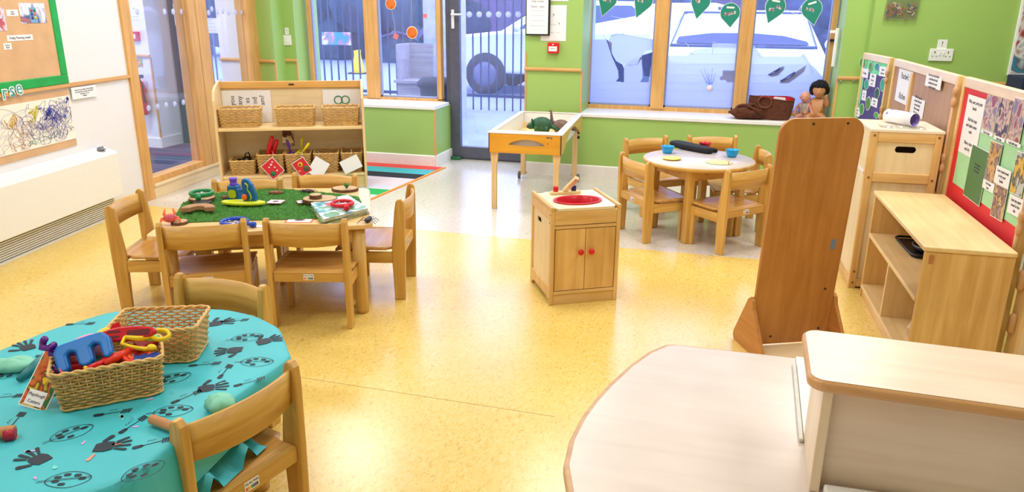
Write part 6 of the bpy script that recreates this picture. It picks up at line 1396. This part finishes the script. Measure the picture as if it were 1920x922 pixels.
t = openbag('brown suede bag with red lining standing open on the sill', p.x,6.30,.34,.20,.165,-6)
MB().tube([(-.04+.048*math.cos(R_(a)),-.104-.004*math.sin(R_(a)),.140+.045*math.sin(R_(a))) for a in range(-200,201,14)], .011, 8, flat=.5).build('handle', plain('brown_strap', (120,70,52), .8), t)
MB().prism([(.0,0),(.11,0),(.10,.03),(.02,.034)], .02, .03, 'y').build('white_paper', paper, t, loc=(0,0,.135))
p = wy(1402,221,6.27); t = thing('cloth_bag', 'crumpled brown suede bag slumped on the sill against the open one', 'bag', (p.x,6.24,SZ), 8)
mb = MB(); k, n = 14, 30; vs = []
for i in range(k+1):
    for j in range(n):
        a = PI*i/k; b = 2*PI*j/n; d = Vector((math.sin(a)*math.cos(b),math.sin(a)*math.sin(b),-math.cos(a)))
        r = 1+.09*math.sin(6*d.x+1)*math.sin(5*d.z+2)+.07*math.sin(11*d.x+8*d.z)+.05*math.sin(14*d.z-6*d.y)
        vs.append((d.x*r*.135*(1-.15*d.z),d.y*r*.085,max(0,.055+d.z*r*.062)))
mb.add(vs, [(i*n+j,i*n+(j+1)%n,(i+1)*n+(j+1)%n,(i+1)*n+j) for i in range(k) for j in range(n)], None, None, True); mb.build('bag_body', m_bag, t)
MB().tube([(-.09,-.03,.10),(-.05,-.06,.115),(0,-.075,.10),(.05,-.075,.07),(.09,-.06,.045)], .010, 8).tube([(-.02,-.05,.112),(.02,-.06,.12),(.08,-.05,.09),(.11,-.03,.05)], .010, 8).build('hem', m_bag, t)
def skin(name, chain, mat, parent, sub=2):
    """one continuous body: chain = {key:(co,radius)}, edges"""
    V_, E_ = chain; me = bpy.data.meshes.new(name); keys = list(V_); me.from_pydata([V_[k][0] for k in keys], [(keys.index(a),keys.index(b)) for a,b in E_], []); me.materials.append(mat)
    o = bpy.data.objects.new(name, me); COL.objects.link(o); o.parent = parent
    m = o.modifiers.new('skin','SKIN'); m.use_smooth_shade = True
    for i, k in enumerate(keys):
        r = V_[k][1]; me.skin_vertices[0].data[i].radius = (r,r) if not isinstance(r,tuple) else r
        me.skin_vertices[0].data[i].use_root = (i == 0)
    s_ = o.modifiers.new('sub','SUBSURF'); s_.levels = sub; s_.render_levels = sub; return o
def doll(label, x, y, s, rz, skin_c, hair=None, hand_up=False, suit=None):
    t = thing('baby_doll', label, 'doll', (x,y,SZ), rz); m = plain('doll_skin_%d' % skin_c[1], skin_c, .45, var=.04); P = lambda a,b,c: (a*s,b*s,c*s)
    V_ = {'pel':(P(0,0,.055),.048*s),'bel':(P(0,-.006,.10),.056*s),'che':(P(0,0,.155),.043*s),'nk':(P(0,-.002,.20),.022*s)}
    E_ = [('pel','bel'),('bel','che'),('che','nk')]
    for sx, n_ in ((-1,'l'),(1,'r')):
        V_['hp'+n_] = (P(sx*.035,-.025,.038),.034*s); V_['kn'+n_] = (P(sx*.065,-.105,.036),.027*s); V_['an'+n_] = (P(sx*.06,-.165,.020),.018*s); V_['ft'+n_] = (P(sx*.068,-.185,.034),.014*s)
        V_['sh'+n_] = (P(sx*.052,0,.17),.024*s)
        if hand_up and sx == 1: V_['el'+n_] = (P(.095,-.03,.13),.020*s); V_['wr'+n_] = (P(.07,-.05,.20),.015*s)
        else: V_['el'+n_] = (P(sx*.088,-.012,.115),.019*s); V_['wr'+n_] = (P(sx*.10,-.055,.07),.014*s)
        w_ = V_['wr'+n_][0]; up_ = 1 if (hand_up and sx == 1) else -.4
        V_['pm'+n_] = ((w_[0]-.004*sx*s,w_[1]-.008*s,w_[2]+.016*s*up_),.013*s)
        E_ += [('pel','hp'+n_),('hp'+n_,'kn'+n_),('kn'+n_,'an'+n_),('an'+n_,'ft'+n_),('che','sh'+n_),('sh'+n_,'el'+n_),('el'+n_,'wr'+n_),('wr'+n_,'pm'+n_)]
        pm_ = V_['pm'+n_][0]
        for f in range(5):
            dx = (-.010+.005*f)*s; ln = (.010,.020,.023,.021,.016)[f]*s; kx = 'f%s%d' % (n_,f)
            if f == 0: V_[kx] = ((pm_[0]-.016*sx*s,pm_[1]-.004*s,pm_[2]+.004*s*up_),.0042*s)
            else: V_[kx] = ((pm_[0]+dx*sx,pm_[1]-ln*.6,pm_[2]+ln*.8*up_),.0038*s)
            E_.append(('pm'+n_,kx))
    skin('body', (V_,E_), m, t)
    hd = MB(); k, n = 16, 24; vs = []
    for i in range(k+1):
        for j in range(n):
            a = PI*i/k; b = 2*PI*j/n; d = Vector((math.sin(a)*math.cos(b),math.sin(a)*math.sin(b),-math.cos(a))); r = .062
            v = Vector((d.x*r*.93,d.y*r*1.0,d.z*r*1.08))
            if d.z < 0: v.x *= 1-.18*(-d.z); 
            if d.y < -.3 and -.5 < d.z < .0: v.x *= 1.05                                # cheeks
            nd = Vector((d.x, d.z+.12)).length
            if d.y < 0 and nd < .16: v.y -= .010*(1-nd/.16)                               # nose
            for ex in (-.36,.36):
                ed = Vector((d.x-ex, d.z-.10)).length
                if d.y < 0 and ed < .2: v.y += .005*(1-ed/.2)                             # eye sockets
            vs.append((v.x*s, v.y*s-.012*s, v.z*s+.262*s))
    hd.add(vs, [(i*n+j,i*n+(j+1)%n,(i+1)*n+(j+1)%n,(i+1)*n+j) for i in range(k) for j in range(n)], None, None, True)
    for sx in (-1,1): hd.ball((sx*.058*s,-.008*s,.252*s), .013*s, 8, sc=(.5,.8,1.1))
    ho = hd.build('head', m, t)
    for sx in (-1,1): MB().ball((sx*.022*s,-.064*s,.268*s), .0065*s, 8, sc=(1.2,.6,.8)).build('eye', plain('eye_dark', (40,30,30), .2), ho)
    MB().tube([(-.013*s,-.066*s,.232*s),(0,-.070*s,.228*s),(.013*s,-.066*s,.232*s)], [.0015*s,.004*s,.0015*s], 8).build('mouth', plain('lip', (180,90,90), .4), ho)
    if hair:
        hb = MB(); q = random.Random(6)
        for i in range(230):
            a = q.uniform(0,2*PI); zf = q.uniform(-.55,1); rr_ = math.sqrt(max(0,1-zf*zf)); dy_ = rr_*math.sin(a)
            if dy_ < -.25 and zf < .45: continue
            hb.ball((rr_*math.cos(a)*.068*s, (dy_*.066-.006)*s, (.272+zf*.068)*s), q.uniform(.014,.022)*s, 6)
        hb.build('hair', plain('doll_hair', (14,14,24), .9), t)
    if suit: MB().lathe([(.050,.0),(.058,.05),(.056,.10),(.046,.135),(.030,.15)], 20, None, Matrix.Translation((0,-.002*s,.045*s)) @ Matrix.Diagonal((s*1.02,s*.98,s,1))).build('vest', plain('vest_grey', suit, .8, var=.1), t)
p1 = wy(1506,217,6.35); p2 = wy(1537,216,6.35)
doll('bald baby doll in a grey vest sitting on the sill next to the bag', p1.x,6.36,.66,-12,(214,150,126),suit=(160,150,140))
doll('baby doll with bushy black hair sitting on the sill, hand raised to cheek', p2.x-.025,6.36,.86,-8,(196,138,92),hair=True,hand_up=True)
